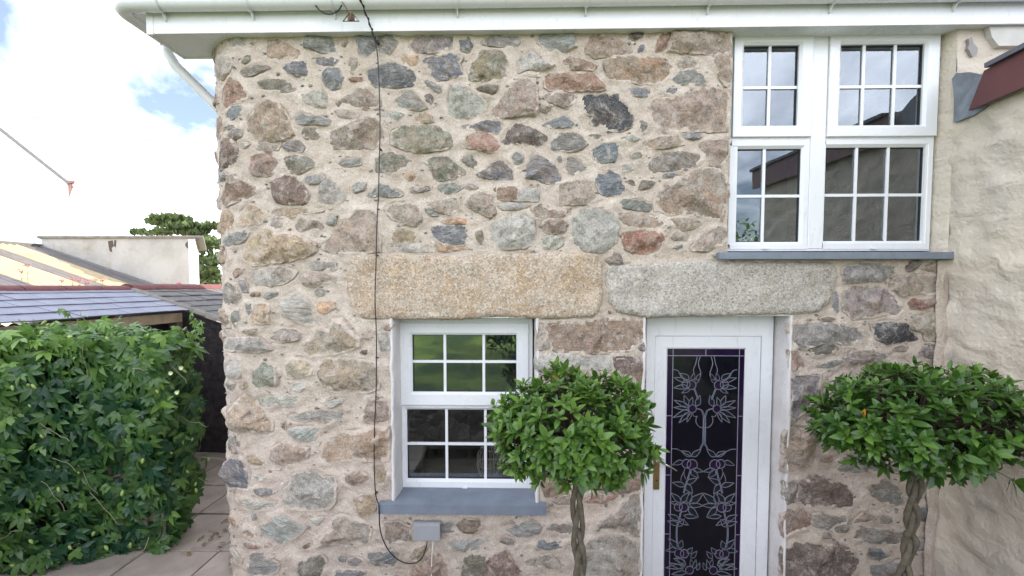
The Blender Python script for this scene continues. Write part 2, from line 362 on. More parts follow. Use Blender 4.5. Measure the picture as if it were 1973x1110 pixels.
# ------------------------------------------------------------------ the stones of the front wall
# each line: view origin and scale, then 'kind: points' traced as x,y pairs
SRC = [
((400,50,.20719), """
p:75,400 100,320 160,295 225,300 235,330 195,430 140,490 95,490
o:325,335 350,295 395,280 385,315 345,345
o:315,430 350,400 440,380 560,385 590,400 520,415 430,450 340,455
m:560,250 570,150 680,130 760,190 840,235 830,300 600,300
e:905,200 925,110 1130,95 1160,160 1220,240 1060,235 1000,210
n:1250,180 1260,120 1310,100 1325,150 1300,200
g:1370,110 1380,85 1570,90 1570,240 1500,285 1420,280 1385,180
g:965,315 1040,300 1130,295 1215,320 1170,360 1090,370 1010,345
h:700,380 780,345 930,340 940,460 860,475 760,440 700,420
g:1065,450 1130,400 1220,400 1250,500 1220,570 1160,585 1100,540
n:1315,400 1335,310 1385,310 1420,390 1350,445
r:1320,495 1380,485 1440,490 1420,510 1340,512
r:150,620 170,560 210,490 270,500 300,550 400,650 370,680 250,720 180,745 150,700
o:475,530 600,510 720,520 820,590 760,610 620,610 520,570
p:865,660 960,625 1060,600 1100,660 1095,755 1000,745 900,690
b:1200,725 1290,660 1400,585 1470,590 1560,660 1600,700 1610,770 1450,770 1330,725 1230,740
g:175,830 210,770 290,755 350,765 310,820 230,870 180,860
n:365,950 400,850 480,760 570,705 660,730 740,840 770,930 800,1010 720,1060 560,1080 420,1050
e:825,870 860,830 960,850 1060,850 1165,890 1120,920 1000,905 880,920 830,900
p:1190,795 1290,785 1400,820 1370,850 1280,850 1220,840
o:165,945 210,930 245,940 200,965
l:205,1010 250,975 320,965 310,1020 250,1045
o:890,1010 900,960 1000,960 1040,1020 1020,1050 920,1050
n:60,870 120,840 160,880 155,960 110,1040 60,1040 45,960
r:62,580 88,640 98,720 78,760 64,680
"""),
((0,0,1), """
h:708.7,139 719,131.8 742.8,122.5 771.8,130.8 790,138 808,151.6 796.7,163 761,168 721,164
b:634,259 650,248 667,240.6 704.6,228 725,230 733,245 735,270 719,284.5 644.5,285
e:1037,81 1045,67.6 1075,66 1102.5,64.5 1106,80 1110.8,91.5 1087,98.7 1060,101.8 1046,92
c:754,272 757,255 780,245 815,243 844,245 861,255 873,270 872,280 863,287 836,291 817,294 798,293 772,285 755,277
r:894,268 900,261 923,255 946,261 960,276 963.5,281 954,292 940,293 919,286 902,283
k:968.7,271.8 981,253 991.5,238.6 1006,238.6 1027,249 1052,263.5 1052,270 1043,279 1029,281 1000,274.5 975,282
g:1047,241 1068,234 1087,226 1104.6,238.6 1097,245 1062,246
r:1050,151 1060,145 1097,143 1143,144 1164,166 1167,173 1122,174.5 1060,174 1051,168
b:1047,189 1055,184 1080,181 1108,185 1112,191 1093,208.5 1071,202
g:1063,287 1066,270 1079,259 1110,257 1122,263.5 1133,278 1112,289 1085,291
m:470,480 487,459 508,442 533,453 566,457 593,459 607,473 609,484 593,493 566,501 529,507 483,509 468,501
n:622,478 630,461 657,440 680,413 690,402 711,405 725,411 731,436 731,484 711,487.6 640,486
e:707,378 723,361 733,355 750,363 775,376 750,379 722,379
q:1013,343 1018,324 1031,297 1047,306 1068,321 1080,342 1078,350 1068,354 1044,348 1030,342
b:1026,401 1039,393 1056,405 1080,407 1100,402 1088,415 1060,417 1036,414
b:1047,428 1060,424 1080,425 1093,434 1088,447 1063,449 1050,443
p:1042,463 1060,456 1078,458 1083,470 1070,480 1045,477
q:437,898 445,884 466,885 475,895 481,910 481,944 465,942 447,934 440,914
n:1513,839 1526,823 1567,831 1571,842 1563,873 1545,902 1533,912 1508,908 1512,890
e:1614,903 1640,880 1672,883 1695,897 1694,909 1662,906 1650,909 1622,906
b:1150,905 1190,898 1235,895 1238,945 1190,950 1150,948
b:1038,915 1060,905 1090,950 1052,957
n:1440,645 1440,645 1441,645
"""),
((720,50,.20725), """
e:60,90 180,85 215,150 190,210 150,265 60,260 30,170
l:345,190 390,120 500,95 750,100 760,180 640,230 520,260 400,245
g:800,125 870,115 910,180 870,235 820,220
l:1020,160 1100,95 1340,85 1365,150 1330,190 1200,180 1080,170
y:275,310 320,290 410,290 400,370 340,390 295,350
q:470,330 560,290 740,260 790,290 830,295 790,350 820,470 760,480 600,500 540,450
t:875,400 960,330 1000,240 1100,235 1190,250 1235,330 1225,490 1150,510 960,510 890,500
p:1350,330 1430,230 1530,300 1600,360 1680,380 1560,420 1440,390 1350,430
o:970,585 1060,560 1150,565 1140,600 1105,630 1040,605
e:430,530 500,520 600,560 625,610 590,610 520,560
e:195,710 240,660 310,610 370,630 440,700 500,770 430,790 330,770
k:485,660 520,645 545,670 530,730 495,690
p:690,840 700,740 740,560 790,540 860,610 1000,680 1050,720 1030,780 920,840 790,860
n:1080,820 1150,750 1250,620 1310,510 1400,490 1500,500 1510,640 1530,780 1500,830 1300,845 1130,855
p:90,800 200,810 280,830 230,870 120,870
y:380,890 410,830 470,810 540,850 550,890 460,895
g:820,930 930,920 1080,880 1180,885 1185,950 1150,990 1000,960 880,960
o:1570,780 1610,760 1660,770 1600,795
"""),
((1060,50,.20725), """
n:300,240 330,170 390,90 560,85 600,150 700,180 750,240 640,265 520,275 420,295
k:745,110 760,70 860,65 850,110 790,125
g:820,250 840,200 865,185 860,215 835,255
r:985,240 1000,150 1040,80 1110,70 1080,180 1050,240
n:1095,240 1115,160 1135,80 1400,76 1670,75 1680,240 1500,265 1290,250
b:115,330 200,305 330,330 430,370 400,405 290,395 200,400 140,370
B:505,350 560,310 750,290 1060,315 1130,380 1120,450 1050,530 960,545 800,525 620,510 530,450
p:1160,380 1190,310 1290,290 1380,340 1390,390 1300,395 1200,385
e:1140,505 1200,440 1320,425 1420,450 1435,545 1330,550 1220,545
n:1495,310 1560,280 1680,270 1675,470 1640,560 1560,450
d:305,690 350,650 480,650 590,630 635,645 640,690 720,740 760,870 740,940 640,975 540,980 500,910 400,930 375,890 420,840 330,800
g:735,605 800,580 920,620 940,660 850,655 760,640
g:1035,620 1090,590 1170,590 1235,610 1160,630 1080,635
l:835,980 850,900 880,880 905,930 900,980 865,1005
n:895,755 1000,690 1200,670 1400,590 1540,580 1650,630 1655,760 1640,975 1400,975 1200,985 1000,980 950,880
o:365,1020 420,1015 480,1025 430,1040
g:1250,1020 1300,1005 1400,1030 1350,1045 1270,1040
"""),
((400,260,.20719), """
k:110,330 115,200 120,90 160,30 240,60 270,120 265,240 180,290
r:400,330 405,200 460,170 610,165 650,260 630,340 550,375 430,370
c:720,220 800,200 920,205 1030,270 940,310 850,355 780,350 725,300
g:705,110 760,65 850,60 895,110 870,150 760,155
n:430,130 480,85 680,70 650,130 560,155
w:310,80 390,85 340,115
k:600,480 640,420 720,385 820,400 860,450 940,560 900,640 780,645 640,620 605,550
l:900,420 960,385 1060,370 1080,400 1040,440 950,450
p:1035,610 1060,480 1140,400 1190,460 1270,590 1240,630 1100,630
e:1225,265 1300,240 1410,230 1415,270 1320,285
b:130,610 160,500 220,370 290,420 470,495 380,560 280,610 170,655
e:100,420 110,360 170,360 180,400 130,430
m:280,830 300,730 390,645 480,690 525,740 500,810 380,840 300,840
m:95,900 120,750 170,700 220,780 210,860 150,920
e:145,990 200,920 300,905 370,910 320,980 240,1025 160,1015
n:820,840 860,760 920,800 1030,800 1080,860 970,890 840,890
p:570,860 620,770 700,760 720,820 660,880
p:1330,480 1400,450 1470,450 1450,510 1370,530
m:520,740 640,680 900,690 1080,705 880,730 760,770
p:1110,820 1150,760 1190,780 1170,830
"""),
((720,260,.20725), """
c:25,220 80,160 180,170 270,200 350,250 310,300 190,355 100,345 30,330
c:480,260 560,200 680,190 740,260 850,340 850,375 720,400 610,415 550,370 555,290
o:830,230 900,185 950,260 940,305 890,290
h:960,370 1050,330 1110,260 1200,250 1290,320 1290,410 1180,415 1080,410
g:1295,210 1330,170 1375,200 1375,250 1330,260
e:605,500 650,465 760,455 820,490 760,530 650,545
n:845,480 880,460 960,490 900,505
e:360,530 430,510 510,480 520,510 430,530
b:1120,500 1220,485 1340,495 1340,600 1240,605 1160,590 1160,540
p:1350,510 1530,510 1530,610 1350,610
p:1165,660 1250,640 1440,655 1330,690 1200,690
n:110,690 200,650 340,640 410,690 460,800 400,845 260,820 170,770
n:475,640 600,615 780,595 790,690 720,740 600,710 530,680
e:480,690 560,720 600,750 540,750
n:855,640 920,570 1000,545 1090,570 1110,650 1130,730 1080,770 980,710 900,680
y:635,800 760,780 900,790 970,830 830,820 700,815
m:170,1030 190,920 240,870 380,910 410,960 380,990 270,1020
p:200,1075 330,1020 470,1040 500,1080 330,1085
h:545,860 700,850 850,850 870,940 850,1020 720,1030 590,990 550,940
y:590,1005 720,1040 850,1030 890,1050 700,1080 610,1065
o:955,910 1000,890 1015,960 1000,1010 965,970
p:1070,820 1200,770 1380,750 1490,800 1500,1000 1400,1050 1200,1060 1100,1000 1075,920
y:305,385 340,365 375,385 345,415
"""),
((1060,260,.20725), """
q:370,170 440,120 520,70 630,60 620,190 595,250 480,250 400,210
e:155,290 160,220 200,200 250,250 320,300 240,365 180,350
q:425,410 450,370 540,380 555,335 640,380 660,460 715,510 650,540 540,560 470,530 440,460
n:75,590 70,510 90,450 250,420 370,440 400,530 440,590 360,650 80,645
p:650,290 700,265 800,270 810,295 720,335 670,330
E:930,250 1050,180 1200,165 1390,180 1400,230 1310,320 1180,320 960,340 935,310
p:760,185 820,170 930,180 850,205 770,210
n:820,100 900,60 1020,20 1180,20 1240,90 1100,115 950,130
p:650,30 760,15 830,40 760,60 680,50
n:1410,100 1500,60 1640,60 1655,200 1600,280 1480,280 1440,200
b:970,640 990,560 1050,460 1200,400 1400,330 1560,320 1630,400 1655,500 1630,650 1600,790 1480,770 1300,720 1100,735 980,700
E:595,630 680,605 860,625 930,660 920,695 820,690 700,670
o:705,430 760,420 785,460 740,445
o:825,505 860,430 970,445 940,475 870,495
g:1030,385 1100,370 1170,370 1080,395
p:200,800 210,720 300,680 480,680 590,740 640,830 610,1000 480,1090 330,1080 220,1030 190,900
n:660,770 760,745 930,760 1050,830 960,855 820,850 700,820
R:660,940 720,890 860,890 1040,920 1060,980 1000,1060 880,1095 760,1090 700,1050
n:1110,790 1250,780 1420,820 1340,860 1250,885 1160,850
n:1120,950 1170,910 1280,930 1260,965 1150,975
n:1310,1070 1380,960 1500,880 1600,850 1640,920 1600,1010 1450,1080
g:1150,1050 1220,1025 1225,1055
e:60,215 90,205 105,235 75,245
"""),
((400,470,.20725), """
p:410,340 420,280 500,240 700,220 830,260 780,320 700,370 600,390 450,370
p:945,190 1000,170 1170,175 1190,230 1100,245 970,230
n:870,300 960,280 1100,285 1200,310 1200,360 1060,350 990,395 900,375
b:235,250 300,230 310,260 265,315 240,290
e:145,410 190,360 240,365 270,440 310,510 280,560 200,575 165,520
l:300,350 340,335 355,380 370,450 330,450
b:395,480 430,455 500,450 480,480 430,490
e:530,490 560,450 660,455 660,485 560,505
w:690,560 710,510 830,445 900,470 960,560 1010,720 980,760 860,730 740,670 710,610
e:1005,450 1030,420 1090,430 1080,480 1030,485
y:1030,560 1090,525 1170,540 1170,590 1090,645 1040,620
m:390,700 430,580 500,550 575,570 575,740 500,745 400,730
e:360,550 410,560 400,650 370,640
m:115,700 130,620 180,600 210,680 215,770 150,760
e:240,700 260,630 300,610 300,690 260,770
m:330,810 460,790 440,830 350,840
p:160,960 200,880 360,875 480,880 600,980 500,1000 300,990 180,990
n:570,870 640,810 800,790 890,830 850,880 700,910 600,900
m:850,960 980,890 1030,800 1130,790 1170,700 1260,700 1330,800 1430,880 1420,950 1250,1010 950,1045 890,1000
k:1420,1005 1480,990 1520,1000 1460,1020
b:1650,790 1690,750 1715,760 1700,800
p:1600,830 1690,820 1690,980 1600,1000
m:95,20 140,30 180,150 150,180 105,130
k:105,350 130,335 135,370 110,380
"""),
((400,680,.20725), """
w:150,140 220,60 300,70 320,150 290,230 200,210
c:400,280 430,170 520,90 620,140 650,250 640,300 540,310 450,340
m:710,200 720,100 790,50 910,60 980,140 970,200 870,220 740,225
m:1030,200 1050,110 1120,60 1350,60 1560,100 1600,200 1590,330 1480,370 1350,340 1200,340 1080,290
w:790,310 830,270 940,300 870,350 800,335
e:155,300 200,260 240,290 220,340 170,330
m:280,300 350,270 380,310 330,330
m:220,560 260,470 330,370 420,390 470,480 520,540 600,640 600,720 540,745 420,720 280,710 240,640
w:490,410 600,420 740,405 880,420 820,470 770,500 640,470 580,520 510,470
w:1110,480 1150,435 1320,425 1230,460 1150,500
f:755,595 850,570 960,530 1060,540 1180,540 1290,535 1260,600 1110,660 1070,600 920,630 820,620
n:1440,640 1470,560 1460,500 1510,430 1680,440 1690,640 1550,650
k:690,680 710,655 720,710
f:750,720 840,695 1060,690 1000,790 920,815 830,800
m:1050,880 1120,800 1280,740 1500,710 1690,680 1690,900 1680,990 1500,1000 1300,990 1130,1010 1070,960
n:580,980 600,890 690,840 850,870 940,890 920,970 800,1040 640,1040
b:240,930 250,840 300,830 325,880 310,910
e:190,850 210,770 240,790 240,860 215,900
m:350,970 440,930 520,1010 480,1030 400,1020
"""),
((400,890,.19824), """
w:455,140 530,160 620,155 600,190 540,180
e:455,270 520,245 620,270 640,300 540,320 480,300
w:320,370 400,350 480,390 660,400 640,430 490,455 380,430
p:745,270 800,210 820,140 900,80 1060,80 1130,130 1250,130 1240,400 1150,480 950,470 800,450 750,400
l:440,520 470,490 480,540 450,555
f:530,650 560,600 640,570 660,500 760,510 860,580 950,640 900,700 800,760 680,790 640,740 550,710
w:975,520 1040,550 1110,560 1070,610 1010,570
n:1040,840 1110,730 1190,650 1210,560 1290,520 1350,530 1420,580 1550,610 1590,680 1560,790 1400,770 1250,800
y:215,540 270,520 290,600 280,640 235,590
y:310,670 400,650 470,700 460,750 380,710
b:340,790 440,800 600,820 480,835 380,825
f:380,1080 400,960 420,880 540,880 570,950 690,980 680,1060 620,1108 400,1108
o:860,1060 880,970 1000,940 1100,900 1150,960 1130,1060 1100,1108 900,1108
g:1270,940 1330,930 1330,970 1290,985
l:1370,960 1440,950 1500,970 1440,1010 1370,1000
e:1540,940 1560,880 1680,880 1750,980 1740,1020 1640,1000
m:1390,360 1480,330 1640,310 1620,480 1500,550 1460,480
b:920,830 990,790 985,825 940,840
m:1640,60 1740,60 1750,150 1680,190 1650,150
g:1240,1060 1380,1060 1520,1080 1500,1130 1240,1130
"""),
((740,930,.26356), """
n:5,300 100,290 190,330 190,430 100,410 30,440 0,420
e:420,310 480,290 520,320 500,355 430,360
o:530,310 600,275 690,285 700,330 660,360 580,360 550,330
n:840,310 930,270 970,255 960,285 880,310
f:915,350 960,320 1080,295 1150,320 1130,370 1050,395 960,385
e:1170,310 1280,300 1360,310 1355,375 1260,360 1210,340
e:850,430 890,400 940,420 950,445 890,440
f:490,460 560,430 720,420 690,465 610,500 530,490
g:1090,440 1150,425 1230,440 1320,430 1290,465 1180,485 1130,465
o:570,700 590,560 640,525 740,540 730,600 700,700
k:720,600 760,560 850,500 900,510 940,590 990,660 980,710 720,710
n:1030,570 1080,560 1200,530 1260,570 1295,620 1180,610 1060,605
g:0,530 60,500 90,560 60,610 0,600
m:180,560 240,480 310,470 300,560 260,580
n:200,700 240,600 320,590 350,500 420,560 480,620 470,700
p:1460,560 1480,430 1600,380 1740,380 1860,440 1865,700 1460,700
n:1500,330 1600,270 1720,180 1800,110 1860,90 1865,390 1760,360 1620,325
b:1230,130 1330,100 1370,110 1360,150 1270,150
r:1470,140 1560,90 1700,100 1600,140
"""),
((1000,480,.27027), """
b:190,560 210,540 370,530 540,520 600,500 720,510 880,500 885,600 850,640 790,720 620,735 420,740 250,720 200,640
l:620,80 680,30 720,50 740,95 650,110
l:850,700 885,670 890,720
k:685,770 850,780 890,860 895,930 870,955 800,910 690,850
p:130,560 170,540 190,620 220,700 130,720 125,640
p:125,780 300,750 650,770 670,850 300,860 125,850
"""),
((1480,470,.22525), """
l:640,200 760,180 940,175 1110,200 1080,250 1000,305 820,315 655,330
k:1160,170 1300,150 1280,200 1210,235
n:1330,210 1400,170 1500,165 1525,205 1460,245 1400,230
n:1065,340 1110,285 1260,280 1450,285 1460,340 1440,430 1320,420 1200,430 1150,445 1075,390
l:640,410 730,380 860,360 1000,355 1040,430 1100,500 1160,550 1110,620 1000,600 880,630 740,640 660,580 635,500
R:1200,510 1240,475 1330,490 1420,475 1410,520 1310,555 1220,550
g:575,420 600,420 590,580 550,585
l:190,740 200,690 380,670 640,700 840,750 820,810 700,850 560,840 420,850 310,895 250,890 200,820
o:340,890 420,850 530,850 600,900 490,950 380,935
d:885,690 1000,670 1190,675 1200,750 1280,810 1180,825 1000,850 920,810
n:1220,650 1340,610 1460,590 1490,700 1460,820 1350,815 1340,760 1250,730
b:190,920 210,895 270,960 320,1040 210,1090 190,1060
e:660,980 720,930 900,920 1020,960 940,1000 800,1020 680,1020
e:440,1050 560,1000 640,1000 560,1050
l:1270,940 1340,880 1440,890 1480,940 1380,970
o:450,640 500,630 570,645 500,655
n:1050,910 1150,880 1210,890 1180,915
"""),
((1480,700,.1926), """
l:250,130 350,110 540,110 500,260 420,430 330,520 240,580 225,500 250,320
l:525,660 700,640 720,710 580,740 530,700
n:560,930 630,920 630,980 555,980
"""),
((1480,890,.19823), """
l:165,200 270,170 290,380 185,410 170,330
k:280,400 300,200 420,150 540,160 640,200 780,250 830,320 820,430 780,445 680,430 420,430
e:950,260 980,210 1200,190 1290,310 1310,400 1180,410 1080,370
b:155,560 190,480 330,480 420,560 400,620 280,680 165,740 150,650
e:430,590 440,520 520,505 640,530 750,510 790,600 640,600 570,640 490,630
o:650,650 720,610 770,620 750,660 680,675
n:830,580 920,500 1010,530 960,560
e:1100,580 1110,510 1170,540 1190,575
e:820,740 850,670 950,650 1200,660 1330,700 1300,790 1180,800 1020,770
e:530,740 540,690 600,690 600,740
k:145,960 160,850 270,800 400,790 700,820 880,900 870,980 800,1130 145,1130
q:980,930 990,850 1100,850 1170,890 1080,950
g:980,1070 1000,1000 1150,1000 1290,950 1310,1080 1200,1120 1000,1120
q:1440,460 1590,445 1590,580 1500,570
l:1450,770 1560,760 1560,880 1470,860
"""),
]
# albedo (as sRGB) and grain of each kind of stone
KIND = {
 'b': ((142,116,96), 0), 'B': ((152,118,84), 0), 'n': ((158,138,120), 0), 'm': ((170,146,116), 0), 'r': ((146,108,90), 0),
 'R': ((142,92,70), 0), 'k': ((108,90,84), 0), 'y': ((176,136,96), 0), 't': ((140,122,88), 0), 'l': ((134,126,124), 0),
 'p': ((168,160,148), 0), 'w': ((194,186,170), 1), 'o': ((124,114,94), 1), 'c': ((126,123,106), 0),
 'g': ((124,126,128), 1), 'h': ((104,103,106), 1), 'e': ((138,136,127), 1), 'E': ((112,114,107), 1), 'q': ((106,112,119), 1),
 'd': ((66,65,68), 1), 'f': ((160,162,154), 1),
}
LINTEL_A = [(670,515),(674,502),(682,496),(760,492),(900,494),(1060,488),(1120,490),(1152,494),(1160,506),(1160,560),(1154,598),(1142,608),(1080,612),(960,608),(880,613),(770,613),(702,611),(686,602),(676,585),(671,550)]
LINTEL_B = [(1168,535),(1170,520),(1178,513),(1300,508),(1400,505),(1560,507),(1604,509),(1611,520),(1609,550),(1597,580),(1575,598),(1540,603),(1400,606),(1290,608),(1250,611),(1190,600),(1172,575)]

# ------------------------------------------------------------------ wall surface: flat front, rounded left corner, flank running back
XC, RC = P(470, 300).x, 0.36
X_SIDE = P(1835, 330).x
Z_TOP = P(1000, 60).z + 0.02
ARC = RC * math.pi / 2
def uz(px, py):
    """pixel -> (u, z) on the wall surface (u = X on the flat front)"""
    p = P(px, py)
    if p.x >= XC: return (p.x, p.z)
    d = ray(px, py); cx, cy = XC, RC
    ox, oy = CAM.x - cx, CAM.y - cy
    A = d.x**2 + d.y**2; B = 2*(ox*d.x + oy*d.y); C_ = ox**2 + oy**2 - RC**2
    D = B*B - 4*A*C_
    t = (-B - math.sqrt(max(D, 0))) / (2*A)
    x, y, z = CAM.x + d.x*t - cx, CAM.y + d.y*t - cy, CAM.z + d.z*t
    th = math.atan2(-x, -y)                    # 0 at the flat front, pi/2 on the flank
    return (XC - RC*max(th, 0), z)
def lowbump(u, z):
    return 0.014 * mnoise.noise((u*1.7, z*1.7, 3.3)) + 0.010 * mnoise.noise((u*4.1, z*4.1, 9.1))
def S(u, z, h):
    h += lowbump(u, z)
    if u >= XC: return Vector((u, -h, z))
    s = XC - u
    if s <= ARC:
        th = s / RC; r = RC + h
        return Vector((XC - r*math.sin(th), RC - r*math.cos(th), z))
    return Vector((XC - RC - h, RC + (s - ARC), z))

from mathutils.geometry import delaunay_2d_cdt
def sdist(poly, X, Y):
    """signed distance, positive inside"""
    d = np.full(X.shape, 1e9); ins = np.zeros(X.shape, bool); n = len(poly)
    for i in range(n):
        a, b = poly[i], poly[(i+1) % n]; e = b-a; L = max((e*e).sum(), 1e-12)
        t = np.clip(((X-a[0])*e[0] + (Y-a[1])*e[1])/L, 0, 1)
        d = np.minimum(d, np.hypot(X-a[0]-t*e[0], Y-a[1]-t*e[1]))
        c = ((a[1] > Y) != (b[1] > Y)) & (X < (b[0]-a[0])*(Y-a[1])/((b[1]-a[1]) if abs(b[1]-a[1]) > 1e-9 else 1e-9) + a[0])
        ins ^= c
    return np.where(ins, d, -d)
def resample(poly, n):
    pts = np.array(poly); nx = np.roll(pts, -1, 0); L = np.linalg.norm(nx - pts, axis=1); cum = np.concatenate([[0], np.cumsum(L)])
    out = []
    for k in range(n):
        d = cum[-1]*k/n; i = min(int(np.searchsorted(cum, d, 'right'))-1, len(pts)-1)
        f = (d - cum[i]) / max(L[i], 1e-9); out.append(pts[i]*(1-f) + nx[i]*f)
    return np.array(out)
def area(p):
    x, y = p[:,0], p[:,1]; return 0.5*abs(np.dot(x, np.roll(y,-1)) - np.dot(y, np.roll(x,-1)))

STONES = []          # (outline in (u,z), kind)
for (ox, oz, sc), txt in SRC:
    for ln in txt.strip().split('\n'):
        k, pts = ln.split(':'); pts = [tuple(map(float, q.split(','))) for q in pts.split()]
        poly = np.array([uz(ox + x*sc, oz + y*sc) for x, y in pts])
        if area(poly) > 2e-5: STONES.append((poly, k))
# smaller stones filling the wide joints between the large ones, as far as 300 in all
def fill_stones(openings):
    rs = random.Random(5); gu = np.arange(XC - ARC*.75, X_SIDE - .05, .02); gz_ = np.arange(.08, Z_TOP - .05, .02)
    GU, GZ = np.meshgrid(gu, gz_, indexing='ij'); D = np.full(GU.shape, .3)
    for p in [q for q, k in STONES] + [np.array([uz(*q) for q in L]) for L in (LINTEL_A, LINTEL_B)]:
        lo, hi = p.min(0) - .3, p.max(0) + .3; i0, i1 = np.searchsorted(gu, lo[0]), np.searchsorted(gu, hi[0]); j0, j1 = np.searchsorted(gz_, lo[1]), np.searchsorted(gz_, hi[1])
        if i1 > i0 and j1 > j0: D[i0:i1,j0:j1] = np.minimum(D[i0:i1,j0:j1], -sdist(p, GU[i0:i1,j0:j1], GZ[i0:i1,j0:j1]))
    for o in openings: D = np.minimum(D, np.maximum.reduce([o[0]-GU, GU-o[1], o[2]-GZ, GZ-o[3]]))
    D = np.minimum(D, GU*0 + .3)
    while len(STONES) < 299:
        i, j = np.unravel_index(np.argmax(D), D.shape); d = D[i,j]
        if d < .03: break
        u, z = gu[i], gz_[j]; w, h = min(d*1.15, .10), min(d*.62, .06); tl = rs.uniform(-.25,.25); an = [2*math.pi*(k + rs.uniform(-.3,.3))/7 for k in range(7)]
        P_ = []
        for a in an:
            r_ = rs.uniform(.72,1.08); x, y = w*r_*math.cos(a), h*r_*math.sin(a); P_.append((u + x*math.cos(tl) - y*math.sin(tl), z + x*math.sin(tl) + y*math.cos(tl)))
        P_ = np.array(P_); STONES.append((P_, rs.choice('nnmmppewlbf'))); D = np.minimum(D, -sdist(P_, GU, GZ))

def stone_mesh(name, poly, mat, H, seed, lo=None, facet=1.0):
    rr = random.Random(seed)
    per = np.linalg.norm(np.roll(poly,-1,0) - poly, axis=1).sum()
    size = math.sqrt(area(poly)); seg = .022 if lo else max(.014, min(.03, per/44)); pts, corner = [], []
    for i in range(len(poly)):
        p0, p1 = poly[i], poly[(i+1) % len(poly)]; k_ = max(1, int(round(np.linalg.norm(p1-p0)/seg)))
        for k in range(k_): pts.append(p0 + (p1-p0)*k/k_); corner.append(k == 0)
    o = np.array(pts); n = len(o); c = o.mean(0)
    nx_ = np.roll(o,-1,0) - np.roll(o,1,0); nrm = np.stack([nx_[:,1], -nx_[:,0]], 1)
    nrm /= np.linalg.norm(nrm, axis=1)[:,None] + 1e-9
    sgn = np.sign(np.sum(nrm*(o-c))); nrm *= sgn if sgn else 1
    for i in range(n):
        o[i] = o[i] + nrm[i] * ((rr.uniform(-1,1)*(.010 if corner[i] else .028)*size + .012) if not lo else .005*rr.uniform(-1,1) + .008)
    ta, tb = rr.uniform(-.10,.10)*facet, rr.uniform(-.14,.06)*facet
    ring1 = c + (o-c)*(1 - min(.22, .010/max(size,.02)))          # shoulder just inside the arris
    step = 0.030 if lo else min(.030, max(.014, size*.16))
    lo_, hi_ = o.min(0), o.max(0); inner = []
    y = lo_[1]; row = 0
    while y < hi_[1]:
        x = lo_[0] + (step*.5 if row % 2 else 0)
        while x < hi_[0]:
            inner.append((x + rr.uniform(-.38,.38)*step, y + rr.uniform(-.38,.38)*step)); x += step
        y += step*.87; row += 1
    inner = np.array(inner) if inner else np.zeros((0,2))
    if len(inner):
        sd = sdist(ring1, inner[:,0], inner[:,1]); inner = inner[sd > step*.42]
    P2 = [Vector(q) for q in ring1] + [Vector(q) for q in inner]
    ov, oe, of, _, _, _ = delaunay_2d_cdt(P2, [(i, (i+1) % n) for i in range(n)], [], 1, 1e-7)
    planes = [(rr.uniform(-.5,.5)*facet, rr.uniform(-.5,.5)*facet, rr.uniform(.75,1.3)) for _ in range(4)]
    A = np.array([[v.x, v.y] for v in ov]); dd = sdist(o, A[:,0], A[:,1])
    vs, ed = [], []
    for q, d in zip(A, dd):
        e = max(0.0, 1 - d/(max(.012, .24*size) if not lo else .018))
        hp = min(pl[0]*(q[0]-c[0]) + pl[1]*(q[1]-c[1]) + pl[2]*H for pl in planes) if not lo else H + .012*mnoise.noise((q[0]*5, q[1]*7, seed)) + .008*mnoise.noise((q[0]*13, q[1]*17, seed))
        hh = hp*(1 - .55*e*e) + H*facet*(.30*mnoise.noise((q[0]*16+seed, q[1]*16, seed*.37)) + .25*mnoise.noise((q[0]*40, q[1]*40+seed, 5.0))) + ta*(q[0]-c[0])*.5 + tb*(q[1]-c[1])*.5
        vs.append(S(q[0], q[1], max(hh, .003))); ed.append(min(1.0, e))
    k0 = len(vs)
    # boundary of the triangulated face, in order
    bidx = []
    for q in ring1:
        bidx.append(int(np.argmin(((A-q)**2).sum(1))))
    for q in o: vs.append(S(q[0], q[1], .001)); ed.append(1.0)
    for q in c + (o-c)*1.03: vs.append(S(q[0], q[1], -.035)); ed.append(1.0)
    fs = [tuple(f) for f in of]
    for i in range(n):
        j = (i+1) % n
        fs.append((k0+i, k0+j, bidx[j], bidx[i]) if bidx[i] != bidx[j] else (k0+i, k0+j, bidx[i])); fs.append((k0+n+i, k0+n+j, k0+j, k0+i))
    cc = Vector(np.array([list(v) for v in vs]).mean(0))
    m = bpy.data.meshes.new(name); m.from_pydata([tuple(v-cc) for v in vs], [], fs); m.materials.append(mat)
    at = m.attributes.new('edge', 'FLOAT', 'POINT'); at.data.foreach_set('value', ed)
    bm = bmesh.new(); bm.from_mesh(m); bmesh.ops.recalc_face_normals(bm, faces=bm.faces); bm.to_mesh(m); bm.free()
    m.polygons.foreach_set('use_smooth', [bool(lo)]*len(m.polygons))
    return m, cc
# ------------------------------------------------------------------ ground
g = MB(); g.quad((-400,-400,-0.17),(400,-400,-0.17),(400,400,-0.17),(-400,400,-0.17))
ground = g.build('ground', plain('dry_earth', (0.14,0.12,0.085), 0.95, 0.3, 1.2, 0.4, 20)); tag(ground, 'bare earth around the houses', 'ground', kind='structure')
def lawn_mat():
    t = NT('sun_patched_grass'); c = t.coords()
    col = t.mix(t.rng(t.noise(c, 0.7, 5, 0.6), 0.42, 0.58), (0.035,0.085,0.010), (0.15,0.22,0.025))  # broad pale and dark patches paint sun and shade onto the grass
    col = t.scale_col(col, t.rng(t.noise(c, 40, 4, 0.7), 0.3, 0.7, 0.6, 1.4))
    return t.fin(col, 0.8, t.bump(t.noise(c, 60, 5, 0.7), 0.8, 0.03))
lw = MB(); N_ = 24
vs_ = []
for i in range(N_+1):
    for j in range(N_+1):
        x = -14 + 17.2*i/N_; y = -2.75 - 19*j/N_
        vs_.append((x, y, 0.78 + 0.085*(-2.75-y) + 0.12*mnoise.noise((x*.35, y*.35, 1))*(1 if j else 0)))
